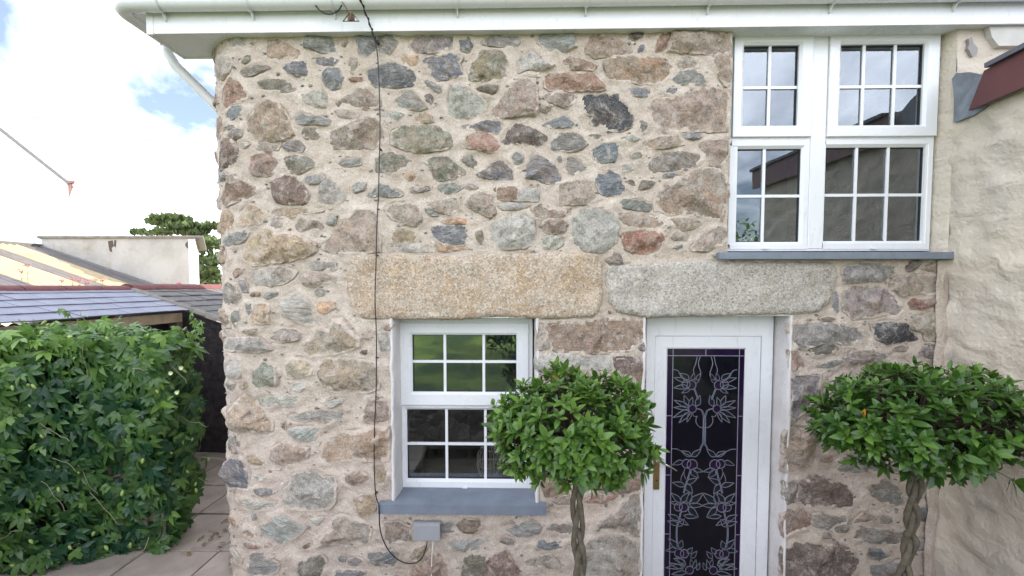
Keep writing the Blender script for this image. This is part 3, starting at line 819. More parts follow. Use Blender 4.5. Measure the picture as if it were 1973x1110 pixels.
lw.add(vs_, [(i*(N_+1)+j, (i+1)*(N_+1)+j, (i+1)*(N_+1)+j+1, i*(N_+1)+j+1) for i in range(N_) for j in range(N_)], True)
lawn = lw.build('lawn', lawn_mat()); tag(lawn, 'sunlit green lawn with added sun and shade patches, mirrored in the lower window', 'lawn', kind='structure')

# paving: slabs on a bed, joints as in the photo
slab_m = plain('worn_concrete_slab', (0.285,0.24,0.20), 0.85, 0.35, 3.0, 0.45, 35)
bed = MB(); bed.quad((-6,-2.5,-0.03),(-1.4,-2.5,-0.03),(-1.4,6.5,-0.03),(-6,6.5,-0.03))
patio = bed.build('patio', plain('dark_joint_sand', (0.05,0.045,0.035), 0.95, 0.3, 20, 0.5)); tag(patio, 'paved path of square slabs beside the cottage', 'path', kind='structure')
rp = random.Random(3)
for ix in range(-3, 9):
    for iy in range(-5, 5):
        x0, y0 = -2.66 + 0.65*ix, 0.45 + 0.65*iy
        if y0 > -0.7 and x0 > -2.1: continue
        if x0 + .65 > -1.35: continue
        m = MB(); gx = 0.007
        dz = rp.uniform(-.006,.006)
        m.box((x0+gx, y0+gx, -0.05), (x0+.65-gx, y0+.65-gx, dz), 0.008)
        m.build('paving_slab', slab_m, patio)

# ------------------------------------------------------------------ the cottage
cottage = empty('stone_cottage', (0.4, 0.0, 0.0), 'old rubble stone cottage with white windows, granite lintels and white eaves', 'cottage')
YW = 0.20      # lower window frame plane
YD = 0.17      # door frame plane
YU = 0.085     # upper window frame plane
# openings in the wall plane: u0, u1, z0, z1
oW = (P(757,700).x, P(1034,700).x, P(900,972).z, P(900,611).z)
oD = (P(1243,700).x, P(1519,760).x, -0.2, P(1370,607).z)
oU = (P(1406,300).x, X_SIDE - 0.005, P(1600,492).z, Z_TOP + 0.1)
OPEN = [oW, oD, oU]
fill_stones(OPEN); print('stones', len(STONES))
stp = 0.0135
def lines(a, b, step, cuts):
    xs = sorted(set([a, b] + [c for c in cuts if a < c < b])); out = []
    for i in range(len(xs)-1):
        n = max(1, int(round((xs[i+1]-xs[i])/step)))
        out += [xs[i] + (xs[i+1]-xs[i])*k/n for k in range(n)]
    return np.array(out + [xs[-1]])
U0 = XC - ARC - 5.5
us = np.concatenate([lines(U0, XC-ARC-2.0, 0.3, []), lines(XC-ARC-2.0, XC-ARC, 0.05, [])[1:], lines(XC-ARC, XC, stp, [])[1:], lines(XC, X_SIDE, stp, [c for o in OPEN for c in o[:2]])[1:]])
zs = lines(-0.2, Z_TOP, stp, [c for o in OPEN for c in o[2:]])
NU, NZ = len(us), len(zs)
UU, ZZ = np.meshgrid(us, zs, indexing='ij')
HH = np.zeros((NU, NZ)); near = np.full((NU, NZ), -1.0)
allp = [p for p, k in STONES] + [np.array([uz(*q) for q in L]) for L in (LINTEL_A, LINTEL_B)]
for p in allp:
    lo, hi = p.min(0)-0.09, p.max(0)+0.09
    i0, i1 = np.searchsorted(us, lo[0]), np.searchsorted(us, hi[0]); j0, j1 = np.searchsorted(zs, lo[1]), np.searchsorted(zs, hi[1])
    if i1 <= i0 or j1 <= j0: continue
    sl_ = (slice(i0,i1), slice(j0,j1))
    near[sl_] = np.maximum(near[sl_], sdist(p, UU[sl_], ZZ[sl_]))
for i in range(NU):
    for j in range(NZ):
        u, z = us[i], zs[j]
        vd = mnoise.voronoi((u*7.5 + .5*mnoise.noise((u*3,z*3,4)), z*11, 2.0))[0]
        HH[i,j] = 0.012*(min(vd[1]-vd[0], .5) - .25) + 0.007*mnoise.noise((u*9, z*9, 0.5)) + 0.006*mnoise.noise((u*21, z*24, 7.5)) + 0.003*mnoise.noise((u*45, z*45, 2.5))
swell = 0.011*np.exp(-(np.minimum(near, 0)/0.035)**2) - 0.006
gm = np.array([[mnoise.noise((u*6, z*6, 21)) for z in zs] for u in us])          # raked-out joints here and there
groove = 0.022*np.clip(gm*3 + .15, 0, 1)*np.exp(-((near + .006)/0.011)**2)
HH = np.where(near > 0.012, -0.016, HH + swell - groove)
wv = [tuple(S(us[i], zs[j], HH[i,j])) for i in range(NU) for j in range(NZ)]
wf = []
for i in range(NU-1):
    for j in range(NZ-1):
        uc, zc = (us[i]+us[i+1])/2, (zs[j]+zs[j+1])/2
        if any(o[0] < uc < o[1] and o[2] < zc < o[3] for o in OPEN): continue
        wf.append((i*NZ+j, (i+1)*NZ+j, (i+1)*NZ+j+1, i*NZ+j+1))
wm = bpy.data.meshes.new('stone_wall'); wm.from_pydata(wv, [], wf); wm.materials.append(M['mortar'])
wm.polygons.foreach_set('use_smooth', [True]*len(wf)); wm.update()
wall = link('stone_wall', wm, cottage, Vector((0,0,0)))
rc = random.Random(11)
for n_, (poly, k) in enumerate(STONES):
    col, lay = KIND[k]
    a = math.sqrt(area(poly)); H = min(0.040, 0.012 + 0.10*a) * rc.uniform(0.6, 1.5)
    me, cc = stone_mesh('stone', poly, M['slate_rock'] if lay else M['rock'], H, n_+1)
    o = link('stone', me, wall, cc)
    f = rc.uniform(0.80, 1.08)
    cu, cz_s = poly.mean(0)
    wash = max(0.0, min(1.0, (-0.85 - cu)*2.0)) * max(0.0, min(1.0, (2.75 - cz_s)*1.5))
    o.color = (*[max(0.01, c*f*0.92*rc.uniform(.96,1.04)) for c in lin(col)], wash*rc.uniform(.4,1.0))
def render_mat(name, col, pits=0.6, bumps=0.5):
    t = NT(name); c = t.coords()
    cc = t.mix(t.rng(t.noise(c, 5, 5, 0.6), 0.35, 0.7), col, tuple(v*0.85 for v in col))
    pit = t.math('MAXIMUM', t.rng(t.voro(c, 70), 0.10, 0.22), t.rng(t.noise(c, 9, 3, 0.5), 0.62, 0.40))
    cc = t.scale_col(cc, t.rng(pit, 0, 1, 1 - pits, 1.0))
    return t.fin(cc, 0.9, t.bump(t.math('ADD', t.math('MULTIPLY', pit, 0.7), t.noise(c, 30, 6, 0.65)), bumps, 0.012))
M['reveal'] = render_mat('white_render', (0.66,0.63,0.61))
# small chips and pinnings caught in the joints
rk = random.Random(31); CH = dict(v=[], f=[], s=[], h=[]); tries = 0; made = 0
while made < 520 and tries < 6000:
    tries += 1; u, z = rk.uniform(XC-ARC*.8, X_SIDE-.06), rk.uniform(.05, Z_TOP-.05)
    i, j = min(np.searchsorted(us, u), NU-1), min(np.searchsorted(zs, z), NZ-1)
    if near[i,j] > -.016 or any(o[0]-.03 < u < o[1]+.03 and o[2]-.03 < z < o[3]+.03 for o in OPEN): continue
    made += 1; r = rk.uniform(.006,.019); asp = rk.uniform(.35,.8); n = rk.randint(5,8); tl = rk.uniform(-.5,.5); b = len(CH['v']); sh, hu = rk.random(), rk.random()
    base_h = HH[i,j]
    for ring_, hh in ((1.0,-.006),(.75,.006+.25*r),(0,.008+.35*r)):
        for k in range(n if ring_ else 1):
            a = 2*math.pi*k/n; rr_ = r*ring_*rk.uniform(.7,1.2); x, y = rr_*math.cos(a), rr_*asp*math.sin(a)
            CH['v'].append(tuple(S(u + x*math.cos(tl) - y*math.sin(tl), z + x*math.sin(tl) + y*math.cos(tl), base_h + hh))); CH['s'].append(sh); CH['h'].append(hu)
    for k in range(n):
        CH['f'] += [(b+k, b+(k+1)%n, b+n+(k+1)%n, b+n+k), (b+n+k, b+n+(k+1)%n, b+2*n)]
t = NT('chip_stone'); c_ = t.coords(); a1 = t.n.new('ShaderNodeAttribute'); a1.attribute_name = 'shade'; a2 = t.n.new('ShaderNodeAttribute'); a2.attribute_name = 'hue'
col_ = t.mix(t.rng(a2.outputs['Fac'], .4, .6), (0.22,0.155,0.11), (0.20,0.20,0.19)); col_ = t.mix(t.rng(a1.outputs['Fac'], .3, 1.0), col_, (0.50,0.45,0.40))
chip_m = t.fin(t.scale_col(col_, t.rng(t.noise(c_, 60, 5, .7), .3, .7, .6, 1.3)), .85)
me = bpy.data.meshes.new('stone_chips'); me.from_pydata(CH['v'], [], CH['f']); me.materials.append(chip_m)
for nm, k in (('shade','s'),('hue','h')): me.attributes.new(nm, 'FLOAT', 'POINT').data.foreach_set('value', CH[k])
bm = bmesh.new(); bm.from_mesh(me); bmesh.ops.recalc_face_normals(bm, faces=bm.faces); bm.to_mesh(me); bm.free()
link('stone_chips', me, wall, Vector((0,0,0)))['kind'] = 'stuff'
for L, mt, lb in ((LINTEL_A, 'granite_o', 'orange-brown granite lintel over the lower window'), (LINTEL_B, 'granite_g', 'pale grey granite lintel over the door')):
    me, cc = stone_mesh('lintel', np.array([uz(*q) for q in L]), M[mt], 0.020, len(L), lo=60, facet=0.45)
    o = link('lintel', me, cottage, cc); o['label'] = lb
    # soffit of the lintel going back over the opening
for oo, mt in ((oW, 'granite_o'), (oD, 'granite_g')):
    m = MB(); m.box((oo[0]-.02, 0.0, oo[3]-0.006), (oo[1]+.02, 0.42, oo[3]+0.08)); m.build('lintel_underside', M['reveal'], cottage)

# plastered reveals
for oo, yy in ((oW, YW), (oD, YD)):
    for sgn in (0, 1):
        m = MB(); X0 = oo[sgn]; nz = 40; out = -1 if sgn == 0 else 1
        spl = 0.012 if sgn == 0 else 0.02
        vs_, fs_ = [], []
        prof = [(0.006, 0.03), (-0.004, 0.012), (0.0, -0.004), (-0.008, -0.02), (-0.02, -yy*0.5), (-spl-0.01, -yy-0.12)]   # (towards the opening, -depth)
        prof = [(out*0.022, 0.004, 1), (out*0.014, -0.006, 1), (out*0.005, -0.009, 1), (-out*0.002, -0.002, 1), (-out*0.006, 0.02, .7), (-out*0.010, yy*0.5, .6), (-out*0.016, yy+0.13, .3)]
        for k in range(nz+1):
            z = oo[2] + (oo[3]-oo[2])*k/nz
            for (dx, y, jw) in prof:
                j = 0.010*jw*mnoise.noise((z*9, y*20, X0)) + 0.006*jw*mnoise.noise((z*31, y*40, X0+3))
                vs_.append((X0+dx+j, y - lowbump(X0, z)*(1 if y < .03 else 0) + 0.6*j, z))
        q = len(prof)
        for k in range(nz):
            for i in range(q-1): fs_.append((k*q+i, k*q+i+1, (k+1)*q+i+1, (k+1)*q+i))
        m.add(vs_, fs_, True); m.build('reveal', M['reveal'], cottage)

# rooms behind the panes
def room(u0, u1, z0, z1, y0, y1, floor):
    m = MB()
    m.quad((u0,y0,z0),(u0,y1,z0),(u0,y1,z1),(u0,y0,z1)); m.quad((u1,y0,z0),(u1,y1,z0),(u1,y1,z1),(u1,y0,z1))
    m.quad((u0,y1,z0),(u1,y1,z0),(u1,y1,z1),(u0,y1,z1)); m.quad((u0,y0,z0),(u1,y0,z0),(u1,y1,z0),(u0,y1,z0)); m.quad((u0,y0,z1),(u1,y0,z1),(u1,y1,z1),(u0,y1,z1))
    return m.build('room_interior', M['room'], cottage)
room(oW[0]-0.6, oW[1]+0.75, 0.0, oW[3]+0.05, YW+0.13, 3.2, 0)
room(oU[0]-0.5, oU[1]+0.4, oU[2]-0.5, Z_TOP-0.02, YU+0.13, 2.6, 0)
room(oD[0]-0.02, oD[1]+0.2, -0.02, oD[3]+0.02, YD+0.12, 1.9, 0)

# ------------------------------------------------------------------ white windows
def bar(m, x0, x1, z0, z1, y0, y1, bev=0.004): m.box((x0,y0,z0),(x1,y1,z1),bev)
def ring(m, X, Z, w, y0, y1, ch=0.0):
    """picture frame: X=(x0,x1) Z=(z0,z1) outer, w=(l,r,b,t) widths, chamfered inner edge"""
    x0,x1,z0,z1 = X[0],X[1],Z[0],Z[1]; l,r,b,t = w
    def loop(i0,i1,k0,k1,y): return [(i0,y,k0),(i1,y,k0),(i1,y,k1),(i0,y,k1)]
    c2 = 0.003
    loops = [loop(x0,x1,z0,z1,y1), loop(x0,x1,z0,z1,y0+c2), loop(x0+c2,x1-c2,z0+c2,z1-c2,y0),
             loop(x0+l-ch,x1-r+ch,z0+b-ch,z1-t+ch,y0), loop(x0+l,x1-r,z0+b,z1-t,y0+ch*0.9), loop(x0+l,x1-r,z0+b,z1-t,y1)]
    vs_ = [p for L in loops for p in L]; fs_ = []
    for i in range(len(loops)-1):
        for k in range(4): fs_.append((i*4+k, i*4+(k+1)%4, (i+1)*4+(k+1)%4, (i+1)*4+k))
    m.add(vs_, fs_)
def px_rect(a, b, Y):
    p = P(a[0], a[1], Y); q = P(b[0], b[1], Y); return (p.x, q.x), (q.z, p.z)
def light(win, name, X, Z, glass, bars_x, bars_z, y0, y1, yg, ch=0.018, mat='pvc'):
    """a sash or fixed light: ring, panes between bars, bars"""
    (gx0, gx1), (gz0, gz1) = glass
    m = MB(); ring(m, X, Z, (gx0-X[0], X[1]-gx1, gz0-Z[0], Z[1]-gz1), y0, y1, ch)
    m.build(name, M[mat], win)
    m = MB(); ring(m, (gx0-.004,gx1+.004), (gz0-.004,gz1+.004), (.010,.010,.010,.010), yg-.010, yg+.012, 0); m.build('gasket', M['gasket'], win)
    bw = 0.0105
    xs_ = [gx0] + list(bars_x) + [gx1]; zs_ = [gz0] + list(bars_z) + [gz1]
    rr = random.Random(int(gx0*1000))
    for i in range(len(xs_)-1):
        for k in range(len(zs_)-1):
            m = MB(); a = xs_[i] + (0 if i == 0 else .0); b = xs_[i+1]
            ty = rr.uniform(-.0006,.0006)
            m.quad((a,yg+ty,zs_[k]),(b,yg-ty,zs_[k]),(b,yg-ty,zs_[k+1]),(a,yg+ty,zs_[k+1])); m.build('pane', M['glass'], win, fix=False)
    for x in bars_x:
        m = MB(); m.box((x-bw, yg-.013, gz0), (x+bw, yg-.002, gz1)); m.build('glazing_bar', M['pvc'], win)
    for z in bars_z:
        m = MB(); m.box((gx0, yg-.0115, z-bw), (gx1, yg-.003, z+bw)); m.build('glazing_bar', M['pvc'], win)

def X_(px, py, Y): return P(px, py, Y).x
def Z_(px, py, Y): return P(px, py, Y).z
# lower window
(fx0, fx1), (fz0, fz1) = (X_(767,780,YW), X_(1026,780,YW)), (Z_(900,943,YW), Z_(900,616,YW)+.06)
m = MB(); xm = Z_(900,783,YW)
g2 = ((X_(784,857,YW), X_(1010,857,YW)), (Z_(900,924,YW), Z_(900,790,YW)))
ring(m, (fx0,fx1), (fz0,fz1), (.06,.06,.06,.12), YW, YW+.07, 0)
bar(m, fx0+.05, fx1-.05, xm-.012, xm+.012, YW+.002, YW+.068)
lowwin = m.build('window', M['pvc'], cottage, 'lower window with a top-hung upper sash of six panes')
g1 = ((X_(795,700,YW), X_(995,700,YW)), (Z_(900,755,YW), Z_(900,645,YW)))
light(lowwin, 'sash', (X_(772,700,YW), X_(1018,700,YW)), (Z_(900,780,YW), Z_(900,622,YW)), g1, [X_(857,700,YW), X_(932,700,YW)], [Z_(900,697,YW)], YW-.022, YW+.05, YW+.02)
light(lowwin, 'fixed_frame', (fx0+.018, fx1-.018), (fz0+.018, xm-.008), g2, [X_(860,857,YW), X_(935,857,YW)], [Z_(900,857,YW)], YW-.004, YW+.05, YW+.03, 0.02)
m = MB(); p = P(896,939,YW-.006); m.box((p.x-.02,p.y-.012,p.z-.006),(p.x+.02,p.y+.004,p.z+.006),.003); m.build('drain_cap', M['pvc'], lowwin)
# slate sill, notched round the reveals
sx0, sx1 = X_(728,985,-.065), X_(1053,985,-.065); zt = Z_(890,977,-.065) + .012; zb = Z_(890,992,-.065)
m = MB()
pl = [(sx0,-.065),(sx1,-.065),(sx1,-.002),(oW[1]-.004,-.002),(oW[1]-.004,.0),(fx1+.01,YW+.02),(fx0-.01,YW+.02),(oW[0]+.004,0),(oW[0]+.004,-.002),(sx0,-.002)]
def ztop(y): return zt + (y+.065)*0.06
n = len(pl)
m.add([(x,y,ztop(y)) for x,y in pl] + [(x,y,zb) for x,y in pl], [tuple(range(n)), tuple(range(2*n-1,n-1,-1))] + [(i,(i+1)%n,(i+1)%n+n,i+n) for i in range(n)])
m.build('sill', M['slate'], lowwin)
# things on the inside sill
m = MB(); m.box((oW[0]-.05, YW+.075, fz0-.05), (oW[1]+.05, YW+.42, fz0+.028)); m.build('inner_sill', M['roomwood'], lowwin)

# upper window: two lights side by side under the eaves
(ux0, ux1), uz0, uz1 = (X_(1406,270,YU), X_(1800,270,YU)), Z_(1600,484,YU), Z_TOP + .06
mu0, mu1 = X_(1561,270,YU), X_(1590,270,YU)
m = MB(); tr = Z_(1500,268,YU)
ring(m, (ux0,ux1), (uz0,uz1), (.06,.06,.06,.06), YU, YU+.07, 0)
bar(m, mu0, mu1, uz0+.02, uz1-.02, YU-.006, YU+.066)
bar(m, ux0+.05, ux1-.05, tr-.013, tr+.013, YU+.002, YU+.068)
upwin = m.build('window', M['pvc'], cottage, 'wide upper window of four lights under the eaves')
light(upwin, 'sash', (X_(1411,170,YU), X_(1562,170,YU)), (Z_(1480,265,YU), Z_(1480,60,YU)), ((X_(1431,170,YU), X_(1537,170,YU)), (Z_(1480,243,YU), Z_(1480,88,YU))), [X_(1483,170,YU)], [Z_(1480,168,YU)], YU-.022, YU+.05, YU+.02)
light(upwin, 'sash', (X_(1594,170,YU), X_(1804,170,YU)), (Z_(1700,264,YU), Z_(1700,58,YU)), ((X_(1617,170,YU), X_(1777,170,YU)), (Z_(1700,242,YU), Z_(1700,86,YU))), [X_(1664,170,YU), X_(1724,170,YU)], [Z_(1700,166,YU)], YU-.022, YU+.05, YU+.02)
light(upwin, 'fixed_frame', (ux0+.012, mu0-.001), (uz0+.012, tr-.008), ((X_(1409,377,YU), X_(1543,377,YU)), (Z_(1480,466,YU), Z_(1480,286,YU))), [X_(1473,377,YU)], [Z_(1480,377,YU)], YU-.004, YU+.05, YU+.03, 0.02)
light(upwin, 'fixed_frame', (mu1+.001, ux1-.005), (uz0+.012, tr-.008), ((X_(1590,377,YU), X_(1780,377,YU)), (Z_(1690,464,YU), Z_(1690,283,YU))), [X_(1651,377,YU), X_(1712,377,YU)], [Z_(1690,375,YU)], YU-.004, YU+.05, YU+.03, 0.02)
for q in (1474, 1682):
    m = MB(); p = P(q,479,YU-.006); m.box((p.x-.02,p.y-.012,p.z-.006),(p.x+.02,p.y+.004,p.z+.006),.003); m.build('drain_cap', M['pvc'], upwin)
m = MB(); a, b = P(1386,486,-.075), P(1866,499,-.075)
m.box((a.x,-.075,b.z),(min(b.x, X_SIDE+.06),-.022,a.z),.004); m.box((oU[0]+.002,-.024,b.z+.003),(X_SIDE-.002,YU+.09,a.z-.003)); m.build('sill', M['slate'], upwin)
# ------------------------------------------------------------------ door with leaded glass
dX = (X_(1245,700,YD), X_(1489,700,YD)); dZ = (-0.17, Z_(1370,612,YD)+.06)
lX = (X_(1262,700,YD), X_(1466,700,YD)); lZ = (-0.13, Z_(1370,648,YD))
gX = (X_(1287,700,YD), X_(1437,700,YD)); gZ = (-0.04, Z_(1370,673,YD))
m = MB(); ring(m, dX, dZ, (lX[0]-dX[0]-.003, dX[1]-lX[1]-.003, .025, dZ[1]-lZ[1]-.003), YD, YD+.07, 0.0)
m.build('door_frame', M['pvc'], cottage)
m = MB(); ring(m, (lX[0],lX[1]), lZ, (gX[0]-lX[0], lX[1]-gX[1], gZ[0]-lZ[0], lZ[1]-gZ[1]), YD+.006, YD+.066, 0.012)
door = m.build('door', M['pvc'], cottage, 'white door with a tall leaded stained-glass panel of trees')
m = MB(); ring(m, (lX[0]-.005,lX[1]+.005), (lZ[0]-.005,lZ[1]+.005), (.008,.008,.008,.008), YD+.03, YD+.05, 0); m.build('seal', M['gasket'], door)
YG = YD + .026
def dark_glass(name, col):
    t = NT(name); c = t.coords()
    cc = t.scale_col(t.mix(0, col, col), t.rng(t.noise(c, 9, 4, 0.6), 0.3, 0.7, 0.75, 1.3))
    return t.fin(cc, 0.10, t.bump(t.noise(c, 12, 3, 0.5), 0.12, 0.01), Specular__IOR__Level=0.35)
G_DARK, G_PURP = dark_glass('dark_glass', (0.006,0.0055,0.010)), dark_glass('purple_glass', (0.013,0.006,0.026))
G_LEAF, G_FRUIT, G_STEM = dark_glass('deep_green_glass', (0.009,0.013,0.020)), dark_glass('plum_glass', (0.017,0.007,0.030)), dark_glass('blue_grey_glass', (0.060,0.095,0.15))
CAME = plain('lead_came_metal', (0.27,0.27,0.33), 0.45, 0.2, 30, Metallic=0.2)
m = MB(); m.box((gX[0]-.008,YG,gZ[0]-.008),(gX[1]+.008,YG+.012,gZ[1]+.008)); m.build('glass_panel', G_DARK, door)
# glass-local pixel frames -> photo pixels -> plane of the glass
def D1(x, y): return (1230 + x*.2343, 600 + y*.2343)
def D2(x, y): return (1230 + x*.2343, 850 + y*.2343)
gcx = (gX[0]+gX[1])/2
def to_glass(fr, x, y, c0, mirror):
    p = P(*fr(x, y), YG); pc = P(*fr(c0(y), y), YG)
    dx = p.x - pc.x
    return (gcx + (-dx if mirror else dx), p.z)
came = MB()
def strip(pts, w=0.0050, y=None):
    y = YG-.0035 if y is None else y
    for i in range(len(pts)-1):
        a, b = Vector((pts[i][0],0,pts[i][1])), Vector((pts[i+1][0],0,pts[i+1][1])); d = b-a
        if d.length < 1e-6: continue
        nn = Vector((-d.z,0,d.x)).normalized()*w/2; e = d.normalized()*w*.35; a = a-e; b = b+e
        v = [a+nn,b+nn,b-nn,a-nn]
        came.add([(q.x,y,q.z) for q in v] + [(q.x,YG+.002,q.z) for q in v], [(0,1,2,3),(0,4,5,1),(1,5,6,2),(2,6,7,3),(3,7,4,0)])
def smooth(pts, k=5):
    out = []
    P_ = [pts[0]] + list(pts) + [pts[-1]]
    for i in range(1, len(P_)-2):
        for s_ in range(k):
            t = s_/k; a,b,c,d = (np.array(P_[j]) for j in (i-1,i,i+1,i+2))
            out.append(tuple(0.5*((2*b)+(-a+c)*t+(2*a-5*b+4*c-d)*t*t+(-a+3*b-3*c+d)*t**3)))
    return out + [tuple(pts[-1])]
def leaf_pts(b, t, w):
    b, t = np.array(b, float), np.array(t, float); d = t-b; n_ = np.array([-d[1], d[0]])/np.linalg.norm(d)
    f1 = [b, b+d*.28+n_*w*.55, b+d*.62+n_*w*.42, t]; f2 = [b, b+d*.32-n_*w*.42, b+d*.66-n_*w*.30, t]
    return smooth([tuple(q) for q in f1], 4), smooth([tuple(q) for q in f2], 4)
def inside(q): return gX[0]+.0 < q[0] < gX[1] and gZ[0] < q[1] < gZ[1]
depth_step = [0]
def facet(pts, mat, name):
    depth_step[0] += 1; y = YG - .0008 - .00006*(depth_step[0] % 20)
    if not all(inside(q) for q in pts): return
    m = MB(); m.add([(q[0],y,q[1]) for q in pts], [tuple(range(len(pts)))]); m.build(name, mat, door)
SPEC = [
 (D1, lambda y: 548 - 0.010*y, dict(
  lines=[[(475,372),(462,430),(445,480),(455,530),(460,565)], [(500,372),(485,430),(505,510),(490,570),(470,590)], [(285,478),(320,490),(345,540),(390,575)], [(475,860),(470,910),(500,950),(540,957)], [(475,800),(520,820),(545,870)], [(440,832),(450,860),(480,865)]],
  fruit=[(385,600,33),(430,605,37),(440,800,32)],
  stems=[[(455,640),(470,680),(485,722)], [(480,798),(515,812),(530,850),(540,900)], [(541,880),(541,990),(541,1090)]],
  leaves=[((400,580),(285,545),36),((410,560),(335,508),40),((400,620),(285,628),36),((430,570),(452,505),30),((470,565),(500,510),30),((420,640),(350,672),26),((410,790),(288,730),36),((410,800),(285,790),28),((415,815),(283,872),38),((425,825),(330,915),36),((430,830),(395,910),28),((400,775),(370,690),40),((412,780),(440,705),34),((470,780),(500,690),44)])),
 (D2, lambda y: 533 - 0.014*y, dict(
  lines=[[(270,62),(310,65),(350,85),(425,125)], [(540,0),(520,40),(500,62)], [(375,230),(370,270),(385,310)], [(375,240),(350,290),(345,325)]],
  fruit=[(390,185,36),(437,193,42),(325,540,34),(370,543,37),(378,925,34),(335,925,38),(420,1060,32)],
  stems=[[(535,0),(518,30),(505,58)], [(425,230),(405,300),(385,360),(370,425)], [(348,580),(330,650),(315,710),(313,790),(322,875)]],
  leaves=[((430,125),(510,65),40),((430,125),(345,80),40),((365,165),(275,195),36),((440,225),(530,250),34),((430,235),(490,300),44),((385,345),(480,305),40),((380,370),(275,340),40),((390,350),(440,430),50),((345,505),(265,425),42),((345,500),(410,420),46),((340,515),(255,503),30),((400,510),(430,420),44),((415,510),(530,425),56),((415,520),(530,530),40),((410,540),(490,625),50),((330,650),(240,600),40),((325,690),(238,655),36),((330,640),(410,690),36),((325,700),(375,640),34),((370,610),(490,625),34),((330,890),(248,800),46),((330,880),(360,815),46),((320,890),(226,900),40),((400,920),(445,875),36),((430,960),(480,905),36),((390,1020),(300,940),36),((380,1030),(225,1040),40),((380,1000),(290,965),34),((370,1050),(250,1000),34),((400,1080),(270,1095),36),((440,1030),(430,970),30),((450,1050),(475,975),30),((480,1060),(505,1000),28)])),
]
for fr, c0, d in SPEC:
    for mir in (False, True):
        T = lambda q: to_glass(fr, q[0], q[1], c0, mir)
        for L in d['stems']:
            s_ = [T(q) for q in smooth(L, 5)]; w = 0.016 if len(L) == 3 and fr is D1 and L[0][0] > 500 else 0.0095
            for i in range(len(s_)-1):
                pass
            lft = [(x-w*.5, z) for x, z in s_]; rgt = [(x+w*.5, z) for x, z in s_]
            if all(inside(q) for q in lft+rgt):
                m = MB(); y = YG-.0016
                m.add([(q[0],y,q[1]) for q in lft] + [(q[0],y,q[1]) for q in rgt], [(i,i+1,len(lft)+i+1,len(lft)+i) for i in range(len(lft)-1)])
                if not (mir and L[0][0] > 535 and fr is D1): m.build('glass_stem', G_STEM, door, fix=False)
                strip(lft, .003); strip(rgt, .003)
        for b, t, w in d['leaves']:
            a1, a2 = leaf_pts(b, t, w); p1, p2 = [T(q) for q in a1], [T(q) for q in a2]
            facet(p1 + p2[::-1][1:-1], G_LEAF, 'glass_leaf')
            if all(gX[0] < q[0] < gX[1] and q[1] > gZ[0] for q in p1+p2): strip(p1, .0046); strip(p2, .0046)
        for (x, y, r_) in d['fruit']:
            pts = [T((x+r_*math.cos(a), y+r_*math.sin(a))) for a in np.linspace(0, 2*math.pi, 17)]
            if all(inside(q) for q in pts): facet(pts[:-1], G_FRUIT, 'glass_fruit'); strip(pts, .0046)
        for L in d['lines']: strip([T(q) for q in smooth(L, 5)], .0046)
bxl, bxr, bzt = X_(1230+283*.2343, 700, YG), X_(1230+828*.2343, 700, YG), P(1370, 600+365*.2343, YG).z
for a, b in (((gX[0],gZ[0]),(bxl,gZ[1])), ((bxr,gZ[0]),(gX[1],gZ[1])), ((bxl,bzt),(bxr,gZ[1]))):
    m = MB(); m.add([(a[0],YG-.0022,a[1]),(b[0],YG-.0022,a[1]),(b[0],YG-.0022,b[1]),(a[0],YG-.0022,b[1])], [(0,1,2,3)]); m.build('glass_border', G_PURP, door, fix=False)
strip([(bxl,gZ[0]),(bxl,gZ[1])]); strip([(bxr,gZ[0]),(bxr,gZ[1])]); strip([(gX[0],bzt),(gX[1],bzt)]); strip([(gcx,bzt),(gcx,gZ[1])])
for fy in ((D1,858),(D2,278),(D2,762)):
    z = P(*fy[0](260, fy[1]), YG).z; strip([(gX[0],z),(bxl,z)]); strip([(bxr,z),(gX[1],z)])
came.build('lead_came', CAME, door, fix=False)
# handle
a, b = P(1259,877,YD), P(1270,943,YD)
m = MB(); m.box((a.x,YD-.008,b.z),(b.x,YD+.007,a.z),.004); m.build('handle_plate', M['brass'], door)
q0 = P(1264,887,YD); q1 = P(1272,889,YD-.05); q2 = P(1304,907,YD-.055)
m = MB(); m.tube([(q0.x,YD-.005,q0.z),(q0.x,YD-.03,q0.z),(q1.x,YD-.05,q1.z),((q1.x+q2.x)/2,YD-.056,(q1.z+q2.z)/2),(q2.x,YD-.055,q2.z)], [.010,.010,.010,.009,.008], 10); m.build('handle', M['steel'], door)
q = P(1265,925,YD); m = MB(); m.tube([(q.x,YD-.011,q.z),(q.x,YD-.005,q.z)], .006, 10); m.build('keyhole', M['black'], door)

# ------------------------------------------------------------------ eaves: fascia, soffit, gutter, downpipe
YF = -0.075
zF = P(1000,57,YF).z; zFt = zF + 0.26; xE = P(283,66,YF).x; XR = 9.0; yB = 0.27
m = MB(); m.box((xE+.012,YF,zF),(XR,YF+.018,zFt),.003); m.build('fascia', M['pvc'], cottage)
m = MB(); m.box((xE,YF-.003,zF-.004),(xE+.05,YF+.016,zFt)); m.build('fascia_corner', M['pvc'], cottage)
m = MB(); m.box((xE,YF+.018,zF-.004),(xE+.018,yB+.02,zFt),.003); m.build('side_fascia', M['pvc'], cottage)
m = MB(); m.box((xE+.018,yB,zF-.004),(XC-RC+.06,yB+.018,zF+.05),.003); m.build('soffit_end', M['pvc'], cottage)
m = MB(); m.box((xE+.018,YF+.018,zF+.006),(XR,yB+.002,zF+.016)); m.build('soffit', M['pvc'], cottage)
